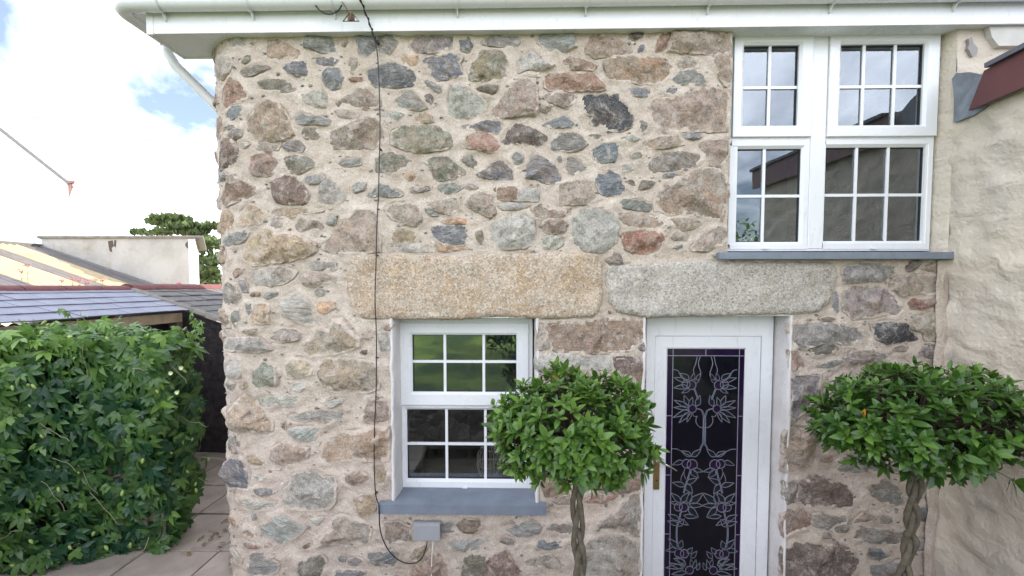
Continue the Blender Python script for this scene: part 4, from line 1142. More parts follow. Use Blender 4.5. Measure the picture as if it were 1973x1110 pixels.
# gutter: half round
zG = P(1000,13,YF-.055).z + .055; yG = YF - .058; rG = .056
def half_round(path, r, th=.004, n=14):
    """path of (point, sideways unit vector)"""
    vs_, fs_ = [], []
    for p, sd in path:
        for rr_ in (r, r-th):
            for k in range(n+1):
                a = math.pi*k/n
                vs_.append(Vector(p) + Vector(sd)*math.cos(a)*rr_ - Vector((0,0,1))*math.sin(a)*rr_)
    st = 2*(n+1)
    for i in range(len(path)-1):
        for k in range(n):
            fs_.append((i*st+k, i*st+k+1, (i+1)*st+k+1, (i+1)*st+k)); fs_.append((i*st+n+1+k, (i+1)*st+n+1+k, (i+1)*st+n+2+k, i*st+n+2+k))
        fs_.append((i*st, (i+1)*st, (i+1)*st+n+1, i*st+n+1)); fs_.append((i*st+n, i*st+2*n+1, (i+1)*st+2*n+1, (i+1)*st+n))
    return vs_, fs_
cor = [((XR,yG,zG),(0,1,0)), ((xE-.06,yG,zG),(0,1,0))]
for k in range(1,7):
    a = (math.pi/2)*k/6; cx_, cy_ = xE-.06, yG+.12
    cor.append(((cx_-.12*math.sin(a), cy_-.12*math.cos(a), zG), (math.sin(a), math.cos(a), 0)))
cor.append(((xE-.18, .30, zG), (1,0,0)))
m = MB(); v_, f_ = half_round(cor, rG); m.add(v_, f_, True); gutter = m.build('gutter', M['pvc'], cottage)
for q, wd in ((300,.05),):
    x = P(q,5,yG).x; m = MB(); v_, f_ = half_round([((x-wd,yG,zG),(0,1,0)),((x+wd,yG,zG),(0,1,0))], rG+.004, .004); m.add(v_, f_, True); m.build('gutter_union', M['pvc'], gutter)
for q in (308, 480, 640, 880, 1130, 1368, 1608, 1850, 2090):
    x = P(q,14,yG).x; m = MB()
    v_, f_ = half_round([((x-.013,yG,zG),(0,1,0)),((x+.013,yG,zG),(0,1,0))], rG+.0055, .005); m.add(v_, f_, True)
    m.slab([(x-.004,YF-.001,zG-.02),(x-.004,yG-.02,zG-.058),(x-.004,yG+.02,zG-.063),(x-.004,YF-.012,zG-.095),(x-.004,YF-.001,zG-.098)], (.008,0,0))
    m.build('gutter_bracket', M['pvc'], gutter)
m = MB(); m.box((xE-.125,YF+.02,zG-.03),(xE-.002,yB+.01,zFt)); m.build('eaves_box', M['pvc'], cottage)
# swan-neck downpipe at the left end
yp = yB + .09
pa, pb = P(322,86,yp), P(335,122,yp); pc, pd = P(412,200,yp+.12), P(470,262,yp+.16)
m = MB(); m.tube([(pa.x,yp,pa.z+.25),(pa.x,yp,pa.z),(pa.x,yp,pa.z-.015)], .047, 16); m.tube([(pa.x,yp,pa.z-.01),(pa.x,yp,pa.z-.05),(pa.x+.012,yp+.004,pa.z-.085),(pb.x+.01,yp+.015,pb.z-.02),(pc.x,pc.y,pc.z),(pd.x,pd.y,pd.z)], .040, 16)
m.build('downpipe', M['pvc'], cottage)
# unseen hipped slate roof, pitched steep to keep sun off the left yard
rf = MB(); zr = zFt + .02; hx = 2.6
p0,p1,p2,p3 = (xE-.03,YF-.06,zr),(XR,YF-.06,zr),(XR,3.0,zr+2.9),(xE+3.0,3.0,zr+2.9)
p4,p5 = (xE-.03,6.1,zr),(XR,6.1,zr)
rf.slab([p0,p1,p2,p3],(0,0,.05)); rf.slab([p4,p0,p3],(0,0,.05)); rf.slab([p5,p4,p3,p2],(0,0,.05))
rf.build('roof', plain('roof_slate', (0.10,0.10,0.12), 0.6, 0.25, 9, 0.4, 30), cottage)
m = MB(); m.box((X_SIDE+.3, 0.4, 0),(XR-.1, 5.6, zFt)); m.quad((XC-RC,5.8,0),(X_SIDE+.5,5.8,0),(X_SIDE+.5,5.8,zFt),(XC-RC,5.8,zFt)); m.build('back_walls', M['mortar'], cottage)

# ------------------------------------------------------------------ neighbour on the right: wing coming forward, maroon eaves board
def cream_mat():
    t = NT('cream_render'); c = t.coords()
    st = t.mapping(c, (5, 1.6, 2.6))
    big = t.noise(c, 2.0, 5, 0.55); lump = t.noise(t.mapping(c, (4,4,7)), 1.0, 4, 0.5, 0.6)
    col = t.mix(t.rng(big, 0.35, 0.7), (0.565,0.495,0.395), (0.52,0.465,0.395))
    grey = t.rng(t.noise(t.mapping(c, (6,6,8)), 0.7, 5, 0.6), 0.60, 0.74, 0, 0.6)
    col = t.mix(grey, col, (0.20,0.195,0.19))
    cr = t.rng(t.noise(t.mapping(c, (3,3,12)), 1.3, 7, 0.7, 0.4), 0.64, 0.72, 0, 0.35)
    col = t.mix(cr, col, (0.25,0.17,0.09))
    h = t.math('ADD', t.math('MULTIPLY', lump, 3.0), t.noise(c, 35, 5, 0.6))
    return t.fin(col, 0.9, t.bump(h, 0.45, 0.03))
M['cream'] = cream_mat()
nb = empty('neighbouring_house', (X_SIDE+.5, -1.2, 0), 'cream rendered house wing with maroon eaves board at the right edge', 'house')
zw = PX(1890,172,X_SIDE-.05).z
def bumpy(u0, u1, v0, v1, f, step=0.03):
    nu, nv = max(2,int((u1-u0)/step)), max(2,int((v1-v0)/step)); vs_ = [f(u0+(u1-u0)*i/nu, v0+(v1-v0)*j/nv) for i in range(nu+1) for j in range(nv+1)]
    return vs_, [(i*(nv+1)+j,(i+1)*(nv+1)+j,(i+1)*(nv+1)+j+1,i*(nv+1)+j+1) for i in range(nu) for j in range(nv)]
def lump(a, b): return 0.030*mnoise.noise((a*3.0,b*4.2,11)) + 0.020*mnoise.noise((a*7,b*10,4)) + .008*mnoise.noise((a*16,b*24,4))
m = MB(); v_, f_ = bumpy(-2.35, 0.06, -.05, zw+.12, lambda y,z: (X_SIDE - .012 + lump(y,z), y, z)); m.add(v_, f_, True)
m.quad((X_SIDE-.01,-2.35,-.05),(7,-2.35,-.05),(7,-2.35,zw+.1),(X_SIDE-.01,-2.35,zw+.1)); m.build('wing_wall', M['cream'], nb, fix=False)
# main wall above the wing and the strip beside the upper window
m = MB(); v_, f_ = bumpy(X_SIDE-.012, 5.5, zw-.2, Z_TOP+.02, lambda x,z: (x, -.004 + .6*lump(x,z), z)); m.add(v_, f_, True)
m.build('upper_wall', M['cream'], nb, fix=False)
xr = ux1 + .004
m = MB(); v_, f_ = bumpy(oU[2]+.0, Z_TOP, 0, 1, lambda z,t: (xr+.002+(X_SIDE-.012-xr)*t, (YU+.07)*(1-t)**1.3 - .006 + .006*mnoise.noise((z*8,t*3,2)), z), .05); m.add(v_, f_, True)
m.build('window_reveal', M['cream'], nb, fix=False)
# pale broken render under the eaves
m = MB(); a = PX(1893,62,X_SIDE-.02)
# lead flashing behind the end of the board
m = MB(); fl = [(1834,152),(1842,141),(1868,139),(1900,146),(1900,206),(1893,212),(1872,224),(1837,236),(1838,190)]
cc_ = [PX(x,y,X_SIDE-.035) for x,y in fl]
m.slab(cc_, (.012,0,0)); m.build('lead_flashing', M['lead'], nb)
# maroon board
b0 = PX(1872,196,X_SIDE-.09); b1 = PX(1890,139,X_SIDE-.09); zb_, zt_ = PX(1880,204,X_SIDE-.09).z, b1.z
m = MB(); m.slab([(X_SIDE-.09,b0.y+.02,zb_-.012),(X_SIDE-.09,b1.y-.02,zt_),(X_SIDE-.09,-2.5,zt_+.10),(X_SIDE-.09,-2.5,zb_+.07)], (.028,0,0)); m.build('eaves_board', M['maroon'], nb)
m = MB(); m.slab([(X_SIDE-.062,b1.y-.01,zb_+.04),(X_SIDE-.062,-2.45,zb_+.12),(X_SIDE+.03,-2.45,zb_+.12),(X_SIDE+.03,b1.y-.01,zb_+.04)], (0,0,.01)); m.build('soffit', M['maroon'], nb)
m = MB(); m.slab([(X_SIDE-.12,-2.52,zt_+.10),(X_SIDE-.12,b1.y-.05,zt_+.003),(7,b1.y-.05,zt_+.35),(7,-2.52,zt_+.4)], (0,0,.03)); m.build('wing_roof', plain('wing_slate', (0.1,0.1,0.12), 0.6), nb)
# pale board under the main eaves, right of the broken render
m = MB(); a, b = P(1908,60,-.03), P(1980,90,-.03)
m.slab([(a.x-.03,-.045,a.z+.05),(a.x+.0,-.045,a.z-.05),(a.x+.05,-.045,b.z),(5.4,-.045,b.z+.02),(5.4,-.045,a.z+.05)], (0,.04,0)); m.build('soffit_board', plain('dull_white_board', (0.50,0.48,0.44), 0.7), nb)
# bare patch in the render
m = MB(); pt = [(1866,74),(1873,71),(1876,84),(1884,92),(1883,103),(1874,109),(1869,100),(1865,93),(1868,84)]
m.slab([P(x,y,-.022) for x,y in pt], (0,.02,0)); m.build('bare_patch', plain('grey_undercoat', (0.27,0.25,0.24), 0.9), nb)
# smooth pale band where the rubble meets the wing
m = MB(); x0b, x1b = P(1800,560).x, X_SIDE - .004
v_, f_ = bumpy(-.04, oU[2]-.04, 0, 1, lambda z,t: (x0b + .018*mnoise.noise((z*7,0,5)) + (x1b - x0b)*t, -.020 - .006*math.sin(t*3.1) - lowbump(x0b,z) + .005*mnoise.noise((z*14,t*3,2)), z), .05)
m.add(v_, f_, True); m.build('corner_band', M['mortar'], cottage, fix=False)
# ------------------------------------------------------------------ cables and boxes on the wall
def on_wall(px, py, h=0.012):
    u, z = uz(px, py); return S(u, z, h)
pts = [(728,88),(732,120),(734,180),(736,250),(734,320),(733,380),(729,440),(728,490),(726,540),(725,580),(729,640),(729,700),(728,760),(725,820),(724,880),(726,940),(729,962)]
path = [P(640,-160,-1.3), P(676,-60,-.45), P(690,-12,-.20), P(712,44,-.10)] + [on_wall(x, y, .040) for x, y in pts]
path += [P(730,970,-.075), P(731,992,-.078)] + [on_wall(x,y,.036) for x,y in [(733,1005),(737,1030),(752,1060),(775,1080),(800,1083),(816,1071),(823,1050)]] + [P(824,1038,-.03)]
def chaikin(p, n=2):
    for _ in range(n):
        q = [p[0]]
        for a, b in zip(p[:-1], p[1:]): q += [a*.75+b*.25, a*.25+b*.75]
        p = q + [p[-1]]
    return p
path = [Vector(p) for p in path]
m = MB(); m.tube(chaikin(path), .0045, 6); cb_ = m.build('telephone_cable', M['black']); tag(cb_, 'thin black cable hanging down the rubble wall from the eaves', 'cable')
# twisted second strand and knot at the top
m = MB(); tw = []
seg = chaikin(path[:5], 2)
for i in range(60):
    t = i/59*(len(seg)-1); k = min(int(t), len(seg)-2); p = seg[k].lerp(seg[k+1], t-k); tw.append(p + Vector((.008*math.cos(i*1.1), .004, .008*math.sin(i*1.1))))
m.tube(tw, .004, 5)
p = on_wall(731,87,.02); m.tube([p+Vector((-.012,-.01,.014)), p+Vector((0,-.016,0)), p+Vector((.008,-.01,-.016))], [.008,.013,.007], 8)
m.build('strand', M['black'], cb_)
for x, y in ((735,290),(728,492),(729,688),(727,947)):
    p = on_wall(x, y, .036); m = MB(); m.box((p.x-.008,p.y-.010,p.z-.005),(p.x+.008,p.y+.03,p.z+.005),.003); m.build('cable_clip', M['black'], cb_)
a, b = P(796,1009,-.06), P(848,1043,-.06)
m = MB(); m.box((a.x,-.062,b.z),(b.x,.004,a.z-.006),.006); jb = m.build('junction_box', M['boxgrey']); tag(jb, 'small grey plastic junction box under the slate window sill', 'box')
m = MB(); m.box((a.x-.003,-.05,a.z-.008),(b.x+.003,-.012,a.z+.002),.004); m.build('lid', M['boxgrey'], jb)
m = MB(); m.tube(chaikin([P(833,1040,-.03), P(834,1052,-.04), P(832,1075,-.035), P(831,1112,-.03), Vector((P(831,1112,-.03).x,-.03,.02))]), .0045, 6); o = m.build('white_cable', M['white_wire']); tag(o, 'thin white cable dropping from the grey junction box', 'cable')
# coil and clamp under the gutter
c_ = P(632,-6,-.17); m = MB(); m.tube([c_ + Vector((.105*math.sin(a), -.02*math.cos(a), .105*math.cos(a))) for a in np.linspace(0,6.283,33)], .005, 6); coil = m.build('cable_coil', M['black']); tag(coil, 'black loop of spare cable hanging at the white gutter', 'cable')
m = MB(); m.tube([c_+Vector((.10,-.01,-.04)), P(667,16,-.16), P(672,26,-.16)], .0035, 5)
a, b, c2 = P(676,22,-.17), P(661,41,-.17), P(692,41,-.17)
m.tube([a,b,c2,a], .005, 6); m.tube([a,(b+c2)/2], .008, 6); m.tube([a.lerp(b,.5), (b+c2)/2, a.lerp(c2,.5)], .0035, 5)
m.slab([a.lerp(b,.25)+Vector((0,.002,0)), b.lerp(c2,.25)+Vector((0,.002,0)), b.lerp(c2,.75)+Vector((0,.002,0)), a.lerp(c2,.25)+Vector((0,.002,0))], (0,.004,0))
o = m.build('cable_clamp', plain('rusty_metal', (0.12,0.075,0.05), 0.8, 0.4, 40)); tag(o, 'rusty triangular cable clamp hanging in front of white fascia', 'clamp')

# ------------------------------------------------------------------ things on the inside sill
zs_in = fz0 + .028
cx_ = P(942,900,YW+.19); cz = zs_in
bc = empty('bird_cage', (cx_.x, YW+.19, cz), 'cream wire bird cage ornament behind the lower window', 'bird cage')
bcx, bcy = cx_.x, YW+.178; Hc = 0.36; sc_ = .85
m = MB(); prof = [(0,0.0),(.078,0.0),(.085,.012),(.085,.024),(.078,.03),(0,.03)]; m.lathe(prof, (bcx,bcy,cz), 20); m.build('base', M['cage'], bc)
def cage_r(t): return (.080 + .022*math.sin(min(t/.55,1)*math.pi*.8)) if t < .6 else .094*math.cos((t-.6)/.4*math.pi/2)**.8 + .004
m = MB()
for k in range(18):
    a = 2*math.pi*k/18
    m.tube([(bcx+cage_r(t)*math.cos(a), bcy+cage_r(t)*math.sin(a), cz+.03+t*.26) for t in np.linspace(0,1,10)], .0040, 5, False)
m.build('wires', M['cage'], bc)
m = MB()
for t in (.02,.33,.6):
    m.tube([(bcx+cage_r(t)*1.02*math.cos(a), bcy+cage_r(t)*1.02*math.sin(a), cz+.03+t*.26) for a in np.linspace(0,6.2832,25)], .004, 5, False)
m.build('hoops', M['cage'], bc)
m = MB(); m.lathe([(0,.285),(.03,.286),(.014,.30),(.012,.31),(.024,.33),(.024,.345),(.010,.362),(.006,.375),(0,.378)], (bcx,bcy,cz), 14)
m.tube([(bcx+.016*math.cos(a), bcy, cz+.392+.016*math.sin(a)) for a in np.linspace(0,6.2832,17)], .0035, 5, False); m.build('finial', M['cage'], bc)
m = MB(); m.lathe([(0,.03),(.055,.03),(.055,.12),(.045,.13),(0,.13)], (bcx,bcy,cz), 16); m.build('inner_cup', plain('off_white_ceramic', (0.5,0.49,0.45), 0.4), bc)
p = P(823,903,YW+.2); m = MB(); m.lathe([(0,0),(.05,0),(.056,.008),(.056,.02),(.05,.026),(.03,.028),(0,.029)], (p.x,YW+.2,zs_in+.012), 24); m.lathe([(0,-.012),(.03,-.012),(.022,.0),(0,.0)], (p.x,YW+.2,zs_in+.012), 16)
o = m.build('wooden_stand', M['wood']); tag(o, 'round turned wooden stand on the inner sill of the lower window', 'stand')
p = P(800,880,YW+.33); m = MB(); m.box((p.x-.07,YW+.31,zs_in),(p.x+.07,YW+.39,zs_in+.28),.01); o = m.build('storage_box', plain('buff_card', (0.24,0.215,0.18), 0.8)); tag(o, 'pale upright box behind the lower left window panes', 'box')

# ------------------------------------------------------------------ foliage tools
def leaf_shape(L, W, fold=0.25, curl=0.15, n=5, serr=0.0):
    vs_, fs_ = [], []
    for i in range(n):
        t = i/(n-1); w = W*(math.sin(math.pi*min(1,t**.8*1.0))**.85)*(1 if 0 < i < n-1 else .02)
        z = -curl*L*t*t
        vs_ += [(-w/2, L*t, z + fold*w/2), (0, L*t, z), (w/2, L*t, z + fold*w/2)]
    for i in range(n-1):
        for k in (0,1): fs_.append((3*i+k, 3*i+k+1, 3*i+k+4, 3*i+k+3))
    return np.array(vs_), fs_
def palmate(L, W, lobes=5, spread=150, curl=0.2):
    V, F = [], []
    for k in range(lobes):
        a = R(-spread/2 + spread*k/(lobes-1)); ln = L*(1.0 if k == lobes//2 else .9 if k in (1,lobes-2) else .68)
        v, f = leaf_shape(ln, W*(1.0 if k == lobes//2 else .88), .22, curl, 4)
        c, s = math.cos(a), math.sin(a); v2 = np.stack([v[:,0]*c + v[:,1]*s, -v[:,0]*s + v[:,1]*c, v[:,2] + .002*k], 1)
        b = len(V); V += [tuple(q) for q in v2]; F += [tuple(b+i for i in ff) for ff in f]
    return np.array(V), F
def frame(y_dir, up):
    y = Vector(y_dir).normalized(); z = Vector(up); z = (z - y*z.dot(y))
    if z.length < 1e-4: z = y.orthogonal()
    z.normalize(); x = y.cross(z)
    return Matrix((x, y, z)).transposed()
def leaf_parts(thing, mat, shapes, items, cap, stuff_name, name='leaf'):
    """items: (pos, 3x3, scale, shape index, tint, hue); the cap nearest to the eye become parts, the others one joined part"""
    items = sorted(items, key=lambda it: (it[0]-CAM).length)
    # the outermost leaves facing the eye first
    cache = {}
    rr = random.Random(2)
    for it in items[:cap]:
        pos, mt, sc, si, tint, hue = it
        key = (si, round(tint*5), hue > .5)
        if key not in cache:
            v, f = shapes[si]; me = bpy.data.meshes.new(name); me.from_pydata([tuple(q) for q in v], [], f); me.materials.append(mat)
            me.polygons.foreach_set('use_smooth', [True]*len(f))
            for nm, val in (('tint', round(tint*5)/5), ('hue', 1.0 if hue > .5 else 0.0)):
                at = me.attributes.new(nm, 'FLOAT', 'POINT'); at.data.foreach_set('value', [val]*len(v))
            cache[key] = me
        o = bpy.data.objects.new(name, cache[key]); COL.link(o); o.parent = thing
        o.matrix_parent_inverse = Matrix.Translation(-Vector(thing.location))
        o.matrix_basis = Matrix.LocRotScale(pos, mt.to_quaternion(), Vector((sc,sc,sc)))
    V, F, T, Hh = [], [], [], []; nb_ = 0
    for pos, mt, sc, si, tint, hue in items[cap:]:
        v, f = shapes[si]; w = (v*sc) @ np.array(mt).T + np.array(pos)
        V.append(w); F += [tuple(nb_+i for i in ff) for ff in f]; nb_ += len(v); T += [tint]*len(v); Hh += [1.0 if hue > .5 else 0.0]*len(v)
    if V:
        V = np.concatenate(V); c = V.mean(0)
        me = bpy.data.meshes.new(stuff_name); me.from_pydata((V-c).tolist(), [], F); me.materials.append(mat)
        me.polygons.foreach_set('use_smooth', [True]*len(F))
        for nm, val in (('tint', T), ('hue', Hh)):
            at = me.attributes.new(nm, 'FLOAT', 'POINT'); at.data.foreach_set('value', val)
        o = link(stuff_name, me, thing, Vector(c)); o['kind'] = 'stuff'; return o

# ------------------------------------------------------------------ the two clipped trees either side of the door
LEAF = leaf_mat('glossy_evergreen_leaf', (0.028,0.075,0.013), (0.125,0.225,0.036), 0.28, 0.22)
lshapes = [leaf_shape(.088,.040,.22,.12), leaf_shape(.074,.034,.35,.28), leaf_shape(.10,.042,.15,.03), leaf_shape(.062,.032,.2,.38)]
def topiary(name, base, cz_, rx, ry, rz, seed, label, dens, tint_shift, trunk_path, flat=0.0, lean=0.0, hang=()):
    rr = random.Random(seed)
    th = empty(name, base, label, 'tree', 'clipped trees flanking the door')
    c = Vector((base[0]+lean, base[1], cz_)); items = []; twigs = MB()
    top = Vector(trunk_path[-1])
    for k in range(dens):
        # shell of shoots, thicker on the upper half
        while True:
            d = Vector((rr.gauss(0,1), rr.gauss(0,1), rr.gauss(0,1))).normalized()
            if d.z > -0.55 or rr.random() < .25: break
        f = 1.0 + .16*mnoise.noise((d.x*2.3+seed, d.y*2.3, d.z*2.3)) + .07*mnoise.noise((d.x*6+seed, d.y*6, d.z*6))
        dep = rr.random()**2.2*0.38
        if rr.random() < .10: f *= rr.uniform(1.02,1.10)
        zz = d.z*rz*(1 if d.z > 0 else .95)
        p = c + Vector((d.x*rx, d.y*ry, zz))*(f - dep)
        ax = (Vector((d.x/rx, d.y/ry, d.z/rz)).normalized()*1.0 + Vector((0,0,.65)) + Vector((rr.uniform(-.3,.3),rr.uniform(-.3,.3),rr.uniform(-.2,.2)))).normalized()
        stem0 = p - ax*.05 - d*.03
        if rr.random() < .75:
            inner = c + Vector((d.x*rx, d.y*ry, zz))*.35*rr.uniform(.6,1.2) - Vector((0,0,rz*.35))
            mid = stem0.lerp(inner, .5) + Vector((rr.uniform(-.03,.03),rr.uniform(-.03,.03),-.02))
            twigs.tube([p+ax*.005, stem0, mid, inner], [.0016,.002,.003,.004], 4, False)
        n = rr.randint(6,10); a0 = rr.uniform(0,6.28); side = ax.orthogonal().normalized(); s2 = ax.cross(side)
        young = rr.random()
        for i in range(n):
            a = a0 + i*2.4 + rr.uniform(-.2,.2); open_ = R(28 + 52*i/n + rr.uniform(-8,8)) if i > 1 else R(rr.uniform(15,32))
            out = side*math.cos(a) + s2*math.sin(a)
            y = ax*math.cos(open_) + out*math.sin(open_) + Vector((0,0,-.12))
            mt = frame(y, ax*math.sin(open_) - out*math.cos(open_) + Vector((0,0,.2)))
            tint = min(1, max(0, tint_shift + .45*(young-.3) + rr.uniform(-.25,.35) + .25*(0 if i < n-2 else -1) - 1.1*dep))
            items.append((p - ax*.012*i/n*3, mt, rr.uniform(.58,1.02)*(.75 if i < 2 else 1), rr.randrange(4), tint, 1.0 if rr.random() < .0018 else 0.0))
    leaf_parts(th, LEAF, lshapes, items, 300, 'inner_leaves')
    # limbs from the head of the trunk into the crown
    for k in range(11):
        a = k*2.4; q = c + Vector((math.cos(a)*rx*.55, math.sin(a)*ry*.55, rr.uniform(-.1,.45)*rz))
        twigs.tube([top, top.lerp(q,.5)+Vector((0,0,.03)), q], [.014,.010,.005], 6, False)
    twigs.build('twigs', M['twig'], th)['kind'] = 'stuff'
    # plaited trunk: three stems wound round each other
    for s_ in range(3):
        pts_ = []; rr2 = random.Random(seed+s_)
        n = 64
        for i in range(n+1):
            t = i/n; k = t*(len(trunk_path)-1); j = min(int(k), len(trunk_path)-2)
            q = Vector(trunk_path[j]).lerp(Vector(trunk_path[j+1]), k-j)
            ph = t*11 + s_*2.094 + .5*mnoise.noise((t*5,s_,seed))
            pts_.append(q + Vector((math.sin(ph)*.027, math.sin(2*ph)*.016, 0)) + Vector((.004*mnoise.noise((t*30,s_,seed)),0,0)))
        rad = [(.0185 - .004*(i/n))*(1+.30*mnoise.noise((i*.33,s_*7,seed))) for i in range(n+1)]
        m = MB(); m.tube(pts_, rad, 9); m.build('trunk', M['bark'], th)
    m = MB(); m.lathe([(0,0),(.15,0),(.16,.02),(.19,.30),(.205,.30),(.205,.34),(.185,.34),(.18,.30),(0,.30)], base, 28); m.build('pot', M['pot'], th)
    return th
YT = -0.78
t0, t1 = P(1118,1110,YT), P(1112,925,YT); ca = P(1106,826,YT)
wid = (P(1278,800,YT).x - P(945,800,YT).x)/2; hgt = (P(1110,706,YT).z - P(1110,940,YT).z)/2
topiary('clipped_tree', (t0.x, YT, -.17), ca.z, wid*.93, wid*.84, hgt*.92, 21, 'round clipped evergreen tree with plaited trunk left of the door', 560, .40,
        [(t0.x,YT,.3),(t0.x,YT,t0.z),(t1.x+.006,YT,(t0.z+t1.z)/2),(t1.x,YT,t1.z),(ca.x,YT,ca.z-.05)], lean=ca.x-t0.x)
YT2 = -0.70
t0, t1 = P(1742,1110,YT2), P(1765,925,YT2); ca = P(1782,808,YT2)
wid = (P(1990,800,YT2).x - P(1568,800,YT2).x)/2; hgt = (P(1780,690,YT2).z - P(1780,930,YT2).z)/2
topiary('clipped_tree', (t0.x, YT2, -.17), ca.z, wid*.92, wid*.72, hgt*.88, 47, 'spreading clipped evergreen tree right of the door, against the cream wall', 600, .20,
        [(t0.x,YT2,.3),(t0.x,YT2,t0.z),(t0.x+.03,YT2,t0.z+.22),(t1.x-.01,YT2,(t0.z+2*t1.z)/3),(t1.x,YT2,t1.z),(ca.x,YT2,ca.z-.05)], lean=ca.x-t0.x)

# ------------------------------------------------------------------ climber-covered fence on the left
HY0, HY1, HX0, HX1, HZ = 0.42, 0.85, -4.75, -3.08, 1.91
hedge = empty('passion_flower_hedge', ((HX0+HX1)/2, (HY0+HY1)/2, 0), 'dense passion flower climber smothering a low picket fence', 'hedge')
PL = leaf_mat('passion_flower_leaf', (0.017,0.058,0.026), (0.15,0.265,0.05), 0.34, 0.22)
pshapes = [palmate(.125,.046,5,165,.25), palmate(.09,.038,5,150,.1), palmate(.12,.048,3,110,.35), palmate(.14,.050,5,175,.4)]
rr = random.Random(9); items = []
def bow(x): return .42*max(0, min(1, (-3.45-x)/.9))      # the front bulges towards the path on the left
def hx_surface(kind):
    z = rr.uniform(.03, HZ); y = rr.uniform(HY0,HY1); x = rr.uniform(HX0,HX1)
    if kind == 'f':
        b = .17*mnoise.noise((x*1.7, z*1.9, 1)) + .08*mnoise.noise((x*4, z*4, 2)); tuck = -.10*max(0,(.5-z)) - .25*max(0, z-1.7)
        return Vector((x, HY0 - .04 - b - tuck*.6 - bow(x), z)), Vector((rr.uniform(-.2,.35), -1, .18))
    if kind == 's':
        b = .11*mnoise.noise((y*1.6+5, z*1.6, 1)) + .06*mnoise.noise((y*4, z*4, 2)); low = -.16*max(0,(z-1.45)/.5) + (-.12 if z < .3 else 0)
        return Vector((HX1 + .02 + b + low, y, z)), Vector((1, rr.uniform(-.5,.1), .2))
    b = .07*mnoise.noise((x*2, y*2, 1)) + .05*mnoise.noise((x*5, y*5, 2)); f = -.10*max(0, (x-HX1+.35)/.35)
    return Vector((x, y - (bow(x) if y < HY0+.25 else 0)*rr.random(), HZ + b + f)), Vector((rr.uniform(-.2,.2), -.35, 1))
def hedge_leaf(p, nrm, tint, sc=1.0):
    nrm = (nrm + Vector((rr.gauss(0,.38), rr.gauss(0,.38), rr.gauss(0,.38)))).normalized()
    y = Vector((rr.gauss(0,.55), rr.gauss(0,.3), -1.0 if nrm.z < .7 else rr.gauss(0,.8)))
    y = y - nrm*y.dot(nrm)*.8
    items.append((p, frame(y, nrm), sc*rr.uniform(.72,1.2), rr.randrange(4), min(1,max(0,tint)), 0.0))
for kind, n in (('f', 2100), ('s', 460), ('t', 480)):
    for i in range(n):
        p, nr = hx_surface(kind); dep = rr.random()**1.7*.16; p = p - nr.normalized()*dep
        t_ = rr.uniform(-.05,.42) + (.38 if kind == 't' else .40*max(0,(p.z-1.5)/.4)) + .25*mnoise.noise((p.x*3,p.y*3,p.z*3)) - 1.2*dep + (.10 if p.x > -3.3 else 0)  # leaf tint paints sky light on top and shade deeper in
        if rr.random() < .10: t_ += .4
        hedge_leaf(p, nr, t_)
# loose shoots above the top
vines = MB()
for k in range(16):
    p, nr = hx_surface('t'); p.y = rr.uniform(HY0-.05,HY0+.5); q = p.copy(); pts_ = [p - Vector((0,0,.1))]
    for j in range(rr.randint(3,6)):
        q = q + Vector((rr.gauss(0,.03), rr.gauss(0,.03), rr.uniform(.02,.045))); pts_.append(q.copy())
        if rr.random() < .8: hedge_leaf(q + Vector((rr.gauss(0,.02),0,0)), Vector((rr.gauss(0,.4),-.6,.7)), .75, .55)
    vines.tube(pts_, .0025, 4, False)
for k in range(22):
    p, nr = hx_surface(rr.choice('ffs')); q = p + nr.normalized()*.03; pts_ = [q.copy()]
    d = Vector((rr.gauss(0,.05), 0, rr.uniform(-.06,.02)))
    for j in range(rr.randint(4,8)): q = q + d + Vector((rr.gauss(0,.012), rr.gauss(0,.01), rr.gauss(0,.012))); pts_.append(q.copy())
    vines.tube(pts_, .0028, 4, False)
vines.tube(chaikin([P(287,1035,.30), P(278,1062,.25), P(255,1075,.22), P(225,1098,.12), Vector((P(225,1098,.12).x,.12,.0))]), .004, 5)
vines.build('vine_stems', plain('pale_vine', (0.20,0.19,0.11), 0.7), hedge)['kind'] = 'stuff'
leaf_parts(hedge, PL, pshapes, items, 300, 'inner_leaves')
# buds and open flowers
budm, flm = plain('green_bud', (0.22,0.31,0.08), 0.5), plain('cream_petal', (0.62,0.66,0.40), 0.6)
bm_ = MB(); bm_.lathe([(0,-.026),(.007,-.02),(.012,-.004),(.0115,.008),(.006,.018),(0,.022)], (0,0,0), 8); bud_mesh = bm_.mesh('bud', budm)
for k in range(48):
    p, nr = hx_surface(rr.choice('ffffst')); p = p + nr.normalized()*.04
    o = bpy.data.objects.new('bud', bud_mesh); COL.link(o); o.parent = hedge; o.matrix_parent_inverse = Matrix.Translation(-Vector(hedge.location))
    o.matrix_basis = Matrix.LocRotScale(p, Euler((rr.uniform(-.7,.7), rr.uniform(-.7,.7), 0)).to_quaternion(), Vector((1,1,1))*rr.uniform(.6,1.15))
for q in ((333,718),(353,708),(345,755),(140,648)):
    p = P(*q, HY0-.10); m = MB()
    for k in range(10):
        a = k*.628; v, f = leaf_shape(.036,.013,.2,-.3,4); mt = frame(Vector((math.cos(a),-.9,math.sin(a))), Vector((0,-1,0)))
        m.add([(Vector(x) @ Matrix.Identity(3)) if False else tuple(mt @ Vector(x) + p) for x in v], f, True)
    m.build('flower', flm, hedge, fix=False)
